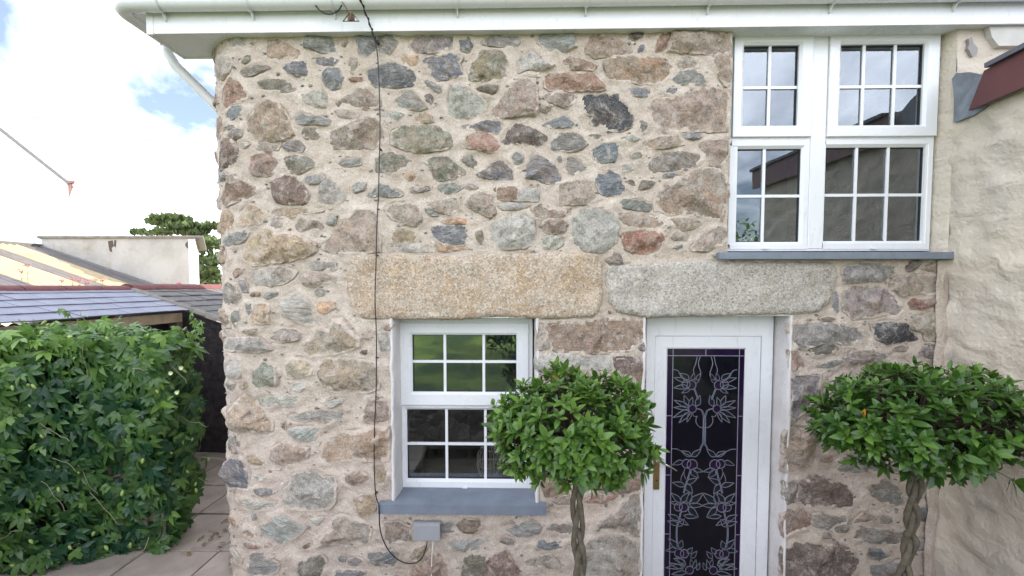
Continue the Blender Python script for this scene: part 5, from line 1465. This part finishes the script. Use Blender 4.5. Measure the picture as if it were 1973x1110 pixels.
# solid dark core in place of the shaded stems inside
cm = MB(); cm.box((HX0+.05,HY0+.16,.0),(HX1-.17,HY1-.15,HZ-.2),.12); cm.box((HX0+.02,HY0-.12,.0),(-4.15,HY0+.2,HZ-.25),.1); cm.build('dark_core', plain('core_shade', (0.018,0.022,0.012), 0.95, .4, 30, .8, 40), hedge)
fence = empty('picket_fence', ((HX0+HX1)/2, HY0+.06, 0), 'weathered low picket fence showing under the passion flower', 'fence')
fw = plain('weathered_picket', (0.13,0.12,0.085), 0.9, .3, 14, .4, 40)
x = HX0
while x < HX1 - .14:
    m = MB(); m.slab([(x,HY0+.02,.015),(x+.092,HY0+.02,.015),(x+.092,HY0+.02,.75),(x+.046,HY0+.02,.82),(x,HY0+.02,.75)], (0,.02,0)); m.build('picket', fw, fence); x += .152
for z in (.25,.6):
    m = MB(); m.box((HX0,HY0+.041,z),(HX1-.12,HY0+.08,z+.08)); m.build('rail', fw, fence)
# leaf litter
lit = leaf_shape(.05,.03,.2,.2,4); LM = plain('dead_leaf', (0.16,0.11,0.05), 0.8, .4, 30)
lmesh = bpy.data.meshes.new('fallen_leaf'); lmesh.from_pydata([tuple(q) for q in lit[0]], [], lit[1]); lmesh.materials.append(LM)
for k in range(46):
    y = rr.uniform(.35,1.9); xx = HX1 + .12 + abs(rr.gauss(0,.14)) ; 
    if xx > -2.25: continue
    o = bpy.data.objects.new('fallen_leaf', lmesh); COL.link(o); o.location = (xx, y, .014); o.rotation_euler = (rr.uniform(-.3,.3), rr.uniform(-.3,.3), rr.uniform(0,6.28)); o.scale = (rr.uniform(.6,1.3),)*3
    tag(o, 'small dead leaf lying on the slabs beside the hedge', 'leaf', 'fallen leaves on the path')

# ------------------------------------------------------------------ slate-roofed lean-to behind the hedge
YE = P(369,599,2.75).y; xe = P(369,599,2.75).x; ze = P(369,599,2.75).z; xrd = P(240,560,2.75).x; zrd = CAM.z - .03
shed = empty('slate_shed', (xrd, 0.5, 0), 'low shed with blue-grey slate roof and red ridge tiles', 'shed')
SL = plain('blue_slate', (0.155,0.16,0.205), 0.36, .22, 5, .25, 45)
RT = plain('red_ridge_tile', (0.11,0.03,0.026), 0.8, .4, 9, .5, 40)
rw = random.Random(4); nrow = 5; Yfar = 2.75
sl_dir = Vector((xe-xrd, 0, ze-zrd)); sl_n = Vector((-sl_dir.z, 0, sl_dir.x)).normalized()
if sl_n.z < 0: sl_n = -sl_n
for r_ in range(nrow):
    t0_, t1_ = r_/nrow, (r_+1)/nrow
    a = Vector((xrd,0,zrd)) + sl_dir*(t0_-.06) ; b = Vector((xrd,0,zrd)) + sl_dir*t1_
    y = Yfar - (0 if r_ % 2 else .14)
    yy = Yfar
    while yy > -2.2:
        y2 = max(yy - (.28 if yy < Yfar or r_ % 2 else .14), -2.2)
        d = rw.uniform(-.003,.003); lift = sl_n*(.006); m = MB()
        m.slab([(a.x,yy-.003,a.z+d),(b.x+lift.x*2,yy-.003,b.z+lift.z*2+d),(b.x+lift.x*2,y2+.003,b.z+lift.z*2+d),(a.x,y2+.003,a.z+d)], sl_n*.011)
        m.build('slate', SL, shed); yy = y2
yy = Yfar
while yy > -2.2:
    y2 = yy - .45; m = MB(); n = 8; vs_ = []
    for y in (yy-.004, y2+.004):
        for k in range(n+1):
            a = math.pi*k/n; vs_.append((xrd + .125*math.cos(a), y, zrd - .045 + .085*math.sin(a)))
    m.add(vs_, [(k,k+1,n+2+k,n+1+k) for k in range(n)], True); m.build('ridge_tile', RT, shed, fix=False); yy = y2
m = MB(); m.slab([(xe-.04,Yfar-.12,ze-.02),(xe-.04,-2.2,ze-.02),(xe-.04,-2.2,ze-.14),(xe-.04,Yfar-.12,ze-.14)], (-.03,0,0)); m.build('eaves_plank', plain('old_pine_plank', (0.30,0.24,0.155), 0.85, .35, 7, .3, 30), shed)
m = MB(); m.slab([(xe-.3,Yfar-.03,0),(xe-.3,-2.2,0),(xe-.3,-2.2,ze-.05),(xe-.3,Yfar-.03,ze-.05)], (-.1,0,0)); m.build('shed_void_sheet', plain('dark_void', (0.05,0.04,0.035), 0.9), shed)  # dark sheet stands in for the shaded open inside
for y in (Yfar-.16, .9, -.6):
    m = MB(); m.box((xe-.13,y-.05,0),(xe-.05,y+.05,ze-.02)); m.build('post', plain('old_post', (0.11,0.09,0.065), 0.9), shed)

# older outbuilding beyond, mossy slates, black rubble gable
old = empty('mossy_outbuilding', (xrd+.6, 4.6, 0), 'dark rubble outbuilding with mossy old slates and red ridge tiles', 'outbuilding')
slope = sl_dir.z/sl_dir.x; xo = -3.0; YO = 2.80
def dark_rubble():
    t = NT('near_black_rubble'); c = t.coords(); v = t.voro(c, 5.5, 'DISTANCE_TO_EDGE'); n = t.noise(c, 9, 8, .7)  # near-black stone colour with a random mottle
    col = t.mix(t.rng(n,.35,.7), (0.018,0.016,0.019), (0.07,0.06,0.06))
    return t.fin(col, .9, t.bump(t.math('MULTIPLY',n,2.2), .9, .03))
DR = dark_rubble()
zo = zrd + slope*(xo-xrd)
m = MB()
def gz(x): return zrd + slope*(x-xrd) - .05
v_, f_ = bumpy(xrd-.2, xo-.12, 0, 1, lambda x,t: (x, YO + .03*mnoise.noise((x*3,t*7,8)) - .02*mnoise.noise((x*9,t*20,3)), -.05 + (gz(x)+.05)*t), .06)
m.add(v_, f_, True); m.quad((xo-.12,YO,-.05),(xo-.12,9,-.05),(xo-.12,9,gz(xo)),(xo-.12,YO,gz(xo))); m.build('rubble_gable', DR, old, fix=False)
MS = plain('mossy_slate', (0.105,0.10,0.095), 0.85, .5, 16, .8, 35)
nr_ = 12; Lr = xo - xrd
for r_ in range(nr_):
    xa, xb = xrd + Lr*(r_-.25)/nr_, xrd + Lr*(r_+1)/nr_; yy = YO - .06 + rw.uniform(0,.1)
    y_start = yy
    while yy < 7.0:
        y2 = yy + rw.uniform(.14,.26); d = rw.uniform(-.008,.010); m = MB()
        m.slab([(xa,yy+.004,zrd+slope*(xa-xrd)-.005),(xb,yy+.004,zrd+slope*(xb-xrd)+.014+d),(xb,y2-.004,zrd+slope*(xb-xrd)+.014+d),(xa,y2-.004,zrd+slope*(xa-xrd)-.005)], (0,0,.016)); m.build('slate', MS, old); yy = y2
# cement fillet up the verge
m = MB(); v_, f_ = bumpy(0, 1, -1, 1, lambda t,s: (xrd+.1+(Lr-.2)*t, YO-.02+s*.085, zrd + slope*(.1+(Lr-.2)*t) + .045*(1-s*s) + .006*mnoise.noise((t*20,s*3,1))), .05); m.add(v_, f_, True); m.build('verge_mortar', plain('grey_cement', (0.17,0.155,0.135), .95, .35, 12, .6, 40), old, fix=False)
yy = YO - .02
while yy < 7.0:
    y2 = yy + .5; m = MB(); n = 8; vs_ = []
    for y in (yy+.003, y2-.003):
        for k in range(n+1):
            a = math.pi*k/n; vs_.append((xrd + .13*math.cos(a), y, zrd - .04 + .105*math.sin(a)))
    m.add(vs_, [(k,k+1,n+2+k,n+1+k) for k in range(n)] + [tuple(range(n+1))], False); m.build('ridge_tile', RT, old, fix=False); yy = y2
m = MB(); m.slab([(xrd-2.6,YO-.02,zrd-.9),(xrd-.05,YO-.02,zrd-.01),(xrd-.05,7,zrd-.01),(xrd-2.6,7,zrd-.9)], (0,0,-.04)); m.build('back_slope', MS, old)
# weeds at the foot of the gable
wd = empty('weed_tuft', (-2.72, YO-.1, 0), 'low green weeds at the foot of the dark gable', 'weeds'); its = []
for k in range(170):
    p = Vector((rr.uniform(-3.1,-2.35), YO - .12 - abs(rr.gauss(0,.10)), rr.uniform(.01,.16))); its.append((p, frame(Vector((rr.gauss(0,1),rr.gauss(0,1),.5)), Vector((rr.gauss(0,.5),-.4,1))), rr.uniform(.4,.8), rr.randrange(4), rr.uniform(0,.5), 0.0))
leaf_parts(wd, PL, lshapes, its, 0, 'leaves')

# ------------------------------------------------------------------ beyond: corrugated roof, peeling outbuilding, white house
YB = 7.7
ra, rb = P(80,475,YB), P(300,552,YB); sl2 = (rb.z-ra.z)/(rb.x-ra.x)
cor_ = empty('corrugated_shed', ((ra.x+rb.x)/2, 5, 0), 'shed roofed with pale and grey corrugated sheets below the peeling wall', 'shed')
shades = [((0.11,0.10,0.095),), ((0.36,0.285,0.165),), ((0.13,0.115,0.105),), ((0.38,0.30,0.175),), ((0.10,0.088,0.092),), ((0.10,0.088,0.092),), ((0.5,0.43,0.32),)]
wds = [.55,.75,.45,1.0,.9,.9,.9]; y = YB - .02
for c3, wd_ in zip(shades, wds):
    n = int(wd_/.018); vs_ = []
    xs4 = (ra.x, ra.x + (rb.x+1.6-ra.x)*.5, rb.x+1.6)
    for i in range(n+1):
        yy = y - wd_*i/n
        for x in xs4: vs_.append((x, yy, ra.z + sl2*(x-ra.x) + .018*math.sin(i*2*math.pi/8)))
    m = MB(); m.add(vs_, [(i*3+k,i*3+k+1,(i+1)*3+k+1,(i+1)*3+k) for i in range(n) for k in (0,1)], True)
    m.build('roof_sheet', plain('fibre_cement', c3[0], .8, .25, 3, .2, 30), cor_, fix=False); y -= wd_
m = MB(); m.slab([(ra.x-.1,YB-.03,ra.z+.07),(rb.x+.3,YB-.03,ra.z+sl2*(rb.x+.3-ra.x)+.07),(rb.x+.3,YB-.03,ra.z+sl2*(rb.x+.3-ra.x)-.10),(ra.x-.1,YB-.03,ra.z-.10)], (0,-.06,0)); m.build('flashing', plain('grey_flashing', (0.19,0.185,0.18), .7), cor_)
m = MB(); m.box((ra.x-.05,y,ra.z-.02),(ra.x+.06,YB-.02,ra.z+.05)); m.build('ridge_cap', plain('dark_cap', (0.08,0.075,0.07), .8), cor_)
m = MB(); m.quad((rb.x+1.5,y,0),(rb.x+1.5,YB,0),(rb.x+1.5,YB,ra.z+sl2*(rb.x+1.5-ra.x)),(rb.x+1.5,y,ra.z+sl2*(rb.x+1.5-ra.x)))
m.slab([(ra.x,y,0),(ra.x,YB-.03,0),(ra.x,YB-.03,ra.z-.05),(ra.x,y,ra.z-.05)],(-.2,0,0)); m.build('walls', DR, cor_)

def peel_mat():
    t = NT('peeling_whitewash'); c = t.coords()
    col = t.mix(t.rng(t.noise(c,1.3,6,.65),.4,.7), (0.50,0.48,0.44), (0.35,0.33,0.29))
    col = t.mix(t.rng(t.noise(c,3.2,8,.72),.56,.70,0,.6), col, (0.29,0.235,0.15))
    col = t.mix(t.rng(t.noise(t.mapping(c,(1,1,.35)),2.3,8,.75),.66,.69,0,.8), col, (0.16,0.145,0.13))
    return t.fin(col, .9, t.bump(t.noise(c,15,6,.7), .4, .02))
pa_, pb_ = P(80,459,YB), P(376,459,YB)
peel = empty('peeling_outbuilding', ((pa_.x+pb_.x)/2, YB+1.5, 0), 'flat-roofed outbuilding with peeling whitewashed wall beside the pine', 'outbuilding')
PM = peel_mat()
m = MB(); m.slab([(pa_.x,YB,0),(pb_.x,YB,0),(pb_.x,YB,pa_.z),(pa_.x,YB,pa_.z)], (-2.8,4,0)); m.build('whitewashed_wall', PM, peel)
m = MB(); m.box((pb_.x-.16,YB-.03,0),(pb_.x+.012,YB-.001,pa_.z-.03)); m.build('corner_strip', plain('pale_whitewash', (0.66,0.65,0.63), .9), peel)  # paler strip in place of the narrow return face
m = MB(); m.slab([(pa_.x-.05,YB-.06,pa_.z),(pb_.x+.25,YB-.06,pa_.z),(pb_.x+.25,YB-.06,pa_.z+.05),(pa_.x-.05,YB-.06,pa_.z+.05)], (-2.8,4.1,0)); m.build('coping', plain('stained_coping', (0.22,0.205,0.18), .9, .4), peel)
x0c, x1c = P(133,455,YB+.6).x, P(236,455,YB+.6).x; n = 60; vs_ = []
for i in range(n+1):
    x = x0c + (x1c-x0c)*i/n
    for yy in (YB+.5,YB+2.5): vs_.append((x,yy,pa_.z+.085+.028*math.sin(i*2*math.pi*13/n)+.08*(yy-YB-.5)/2))
m = MB(); m.add(vs_, [(2*i,2*i+2,2*i+3,2*i+1) for i in range(n)], True); m.build('corrugated_sheet', plain('grey_sheet', (0.25,0.25,0.26), .8), peel, fix=False)
for q in ([(208,465),(217,463),(219,474),(215,478),(216,486),(211,484),(209,474)], [(220,463),(224,463),(223,477),(219,474)], [(357,470),(362,464),(366,466),(365,477),(361,479),(357,474)]):
    m = MB(); m.slab([P(x,y_,YB-.004) for x,y_ in q], (0,.003,0)); m.build('bare_patch', plain('exposed_masonry', (0.105,0.08,0.06), .95), peel)

YH = 11.5
ga, gb, gc = P(131,347,YH), P(0,243,YH), P(131,600,YH); sg = (gb.z-ga.z)/(gb.x-ga.x); xpk = ga.x - 5.0; zpk = ga.z + sg*(xpk-ga.x)
wh = empty('white_house', (xpk, YH+3, 0), 'bright white gabled house at the left edge of the sky', 'house')
WW = plain('white_house_paint', (0.84,0.83,0.81), .85, .05, 3)
m = MB(); m.slab([(ga.x,YH,0),(ga.x,YH,ga.z-.06),(xpk,YH,zpk-.06),(2*xpk-ga.x,YH,ga.z-.06),(2*xpk-ga.x,YH,0)], (-7.6,7,0)); m.build('gable_wall', WW, wh)
for sg_, nm in ((1,'roof'),(-1,'roof')):
    ex = xpk + sg_*(ga.x - xpk + .12)
    m = MB(); m.slab([(xpk,YH-.12,zpk+.03),(ex,YH-.12,ga.z-.04),(ex-7.8,YH+7.1,ga.z-.04),(xpk-7.8,YH+7.1,zpk+.03)], (0,0,-.10)); m.build(nm, plain('house_roof_slate', (0.30,0.28,0.25), .7), wh)
m = MB(); e = P(140,351,YH-.15); m.slab([(e.x-.12,YH-.2,e.z-.05),(e.x+.13,YH-.2,e.z-.02),(e.x+.13,YH-.2,e.z+.04),(e.x-.12,YH-.2,e.z+.06)], (-7.6,7,0)); m.tube([(e.x-.06,YH-.1,e.z-.03),(e.x-.07,YH-.1,e.z-.18)], .03, 8); m.build('gutter', plain('pinkish_gutter', (0.36,0.21,0.19), .6), wh)

# ------------------------------------------------------------------ wind-shaped pine and the shrub beside it
PN = leaf_mat('pine_needles', (0.045,0.075,0.022), (0.14,0.18,0.07), .6, .2)
needle = [(np.array([(-.07,0,0),(.07,0,0),(.10,.22,.02),(-.10,.22,.02)]), [(0,1,2,3)]), (np.array([(-.04,0,0),(.04,0,0),(.0,.26,.03)]), [(0,1,2)])]
YP = 15.0
def px_at(x, y, Y=YP): return P(x, y, Y)
pine = empty('pine_tree', tuple(Vector((px_at(402,560).x, YP, 0))), 'wind-shaped pine with flat dark crown behind the peeling outbuilding', 'tree')
br = MB(); base_p = Vector((px_at(396,600).x, YP, 0)); its = []
def pad(c, rx, rz, n, tl=.3):
    for k in range(n):
        a = rr.uniform(0,6.28); q = math.sqrt(rr.random()); p = c + Vector((rx*q*math.cos(a), rx*.7*q*math.sin(a), rz*rr.uniform(-.5,1)*(1-q*q*.7)))
        d = Vector((rr.gauss(0,.7), rr.gauss(0,.7), .8)); its.append((p, frame(d, Vector((rr.gauss(0,1),-1,rr.gauss(0,1)))), rr.uniform(.5,1.1), rr.randrange(2), min(1,max(0,tl+rr.uniform(-.3,.5))), 0.0))
forks = [px_at(390,520), px_at(382,495), px_at(362,462), px_at(345,445)]
br.tube([base_p, px_at(392,545), *forks], [.16,.13,.11,.09,.07,.05], 7)
for tx, ty, rx_, rz_, n in ((330,424,.75,.18,300),(355,440,.85,.22,330),(310,432,.55,.14,170),(375,452,.5,.2,160),(285,452,.6,.12,130),(340,450,.7,.15,170),(268,449,.3,.06,30),(412,440,.45,.22,140),(404,475,.55,.4,240),(408,505,.6,.45,260),(398,530,.6,.4,240),(412,550,.7,.4,240)):
    q = px_at(tx, ty); pad(q, rx_, rz_, n); f = min(forks, key=lambda w: (w-q).length); br.tube([f, f.lerp(q,.5)+Vector((0,0,-.06)), q], [.04,.028,.012], 5, False)
leaf_parts(pine, PN, needle, its, 0, 'crown'); br.build('trunk', M['twig'], pine)

# red valerian along the ridge
VG = plain('valerian_stem', (0.12,0.17,0.06), .7); VP = plain('valerian_pink', (0.45,0.10,0.13), .7)
vspec = [(40,523,1.0),(14,535,.8),(52,512,.7),(118,541,.8),(139,536,1.0),(152,540,.7),(168,545,.8),(184,540,1.0),(198,540,.9),(345,546,.5),(316,548,.5)]
for k, (x, y_, s_) in enumerate(vspec):
    top = P(x, y_, 4.9); root = Vector((top.x + rr.uniform(-.03,.03), 4.9, zrd-.5)); m = MB()
    v0 = empty('red_valerian', tuple(root), 'pink valerian head behind the red ridge tiles, %s from the left' % ('second','first','third','fourth','fifth','sixth','seventh','eighth','ninth','eleventh','tenth')[k], 'flower', 'valerian behind the shed ridge')
    m.tube([root, root.lerp(top,.6)+Vector((.01,0,0)), top], [.008,.006,.004], 5)
    for j in range(10):
        t = rr.uniform(.45,.9); p = root.lerp(top,t); a = rr.uniform(0,6.28); v, f = leaf_shape(.07*s_,.02,.2,.2,4); mt = frame(Vector((math.cos(a),math.sin(a),.6)), Vector((0,0,1))); m.add([tuple(mt @ Vector(w) + p) for w in v], f, True)
    m.build('stem', VG, v0, fix=False); m = MB()
    for j in range(46):
        p = top + Vector((rr.gauss(0,.028*s_), rr.gauss(0,.028*s_), rr.gauss(0,.020*s_))); q = .009
        n3 = Vector((rr.gauss(0,1),rr.gauss(0,1),rr.gauss(0,1))).normalized(); a3 = n3.orthogonal().normalized()*q; b3 = n3.cross(a3).normalized()*q
        m.add([p+a3,p+b3,p-a3,p-b3], [(0,1,2,3)])
    m.build('flower_head', VP, v0, fix=False)['kind'] = 'stuff'

# ------------------------------------------------------------------ what stands behind the photographer (seen mirrored in the panes)
rw_ = MB(); v_, f_ = bumpy(-9, 3.1, 0, .80, lambda x,z: (x, -2.62 + .05*mnoise.noise((x*3.2,z*5,1)) + .03*mnoise.noise((x*8,z*11,4)), z-.03), .05); rw_.add(v_, f_, True)
rw_.quad((-9,-2.6,.77),(3.1,-2.6,.77),(3.1,-2.9,.79),(-9,-2.9,.79))
def bank_mat():
    t = NT('garden_rubble'); c = t.coords()
    nz_ = t.n.new('ShaderNodeTexNoise'); t.put(nz_.inputs['Vector'], c); nz_.inputs['Scale'].default_value = 4; nz_.inputs['Detail'].default_value = 5
    wv_ = t.n.new('ShaderNodeVectorMath'); wv_.operation = 'MULTIPLY_ADD'; t.put(wv_.inputs[0], nz_.outputs['Color']); wv_.inputs[1].default_value = (.35,.35,.35); t.put(wv_.inputs[2], c); cs = t.mapping(wv_.outputs[0],(1,1,1.9))
    v = t.voro(cs, 4.2, 'DISTANCE_TO_EDGE'); ce = t.n.new('ShaderNodeTexVoronoi'); t.put(ce.inputs['Vector'], cs); ce.inputs['Scale'].default_value = 4.2
    bw = t.n.new('ShaderNodeRGBToBW'); t.put(bw.inputs[0], ce.outputs['Color'])
    col = t.scale_col(t.mix(t.noise(c,12,6,.7), (0.30,0.25,0.20), (0.20,0.19,0.18)), t.rng(bw.outputs[0],.2,.8,.6,1.5))
    col = t.scale_col(col, t.rng(v,0,.07,.75,1)); return t.fin(col,.9,t.bump(t.math('ADD', t.rng(v,0,.15,0,.8), t.math('MULTIPLY', t.noise(c,9,7,.7), 1.6)),.9,.04))
o = rw_.build('garden_wall', bank_mat(), fix=False); tag(o, 'rough stone retaining wall mirrored in the lower window panes', 'wall')
YR = -11.0; YV = 2*(YU+.03) - YR
hc = P(1462,352,YV); hr_ = P(1775,190,YV); sgr = (hr_.z-hc.z)/(hr_.x-hc.x)
gt = empty('garden_tree', (hc.x-1.6, -8.5, 1.2), 'leafy garden tree mirrored in the upper window', 'tree'); its = []
for k in range(900):
    d = Vector((rr.gauss(0,1),rr.gauss(0,1),rr.gauss(0,1))).normalized()*rr.uniform(.5,1.0); p = Vector((hc.x-1.4,-8.5,3.0)) + Vector((d.x*1.3,d.y*1.3,d.z*1.2))
    its.append((p, frame(Vector((rr.gauss(0,1),rr.gauss(0,1),rr.gauss(0,1))), d), rr.uniform(1.2,2.4), rr.randrange(4), rr.random(), 0.0))
leaf_parts(gt, PL, lshapes, its, 0, 'crown'); m = MB(); m.tube([(hc.x-1.5,-8.5,.9),(hc.x-1.4,-8.5,2.0),(hc.x-1.4,-8.5,3.2)], [.09,.07,.04], 8); m.build('trunk', M['bark'], gt)
ds = empty('stand_in_shrub', (-.38,-5.3,.95), 'dark shrub added in place of the person mirrored in the lower window', 'shrub'); its = []  # added to darken the panes where the person at the camera is mirrored
for k in range(700):
    d = Vector((rr.gauss(0,1),rr.gauss(0,1),rr.gauss(0,1))).normalized()*rr.uniform(.4,1.0); p = Vector((-.38,-5.3,1.5)) + Vector((d.x*.36,d.y*.36,d.z*.6))
    its.append((p, frame(Vector((rr.gauss(0,1),rr.gauss(0,1),rr.gauss(0,1))), d), rr.uniform(.9,1.6), rr.randrange(4), 0.0, 0.0))
leaf_parts(ds, PL, lshapes, its, 0, 'crown')
print('objects', len(bpy.data.objects))
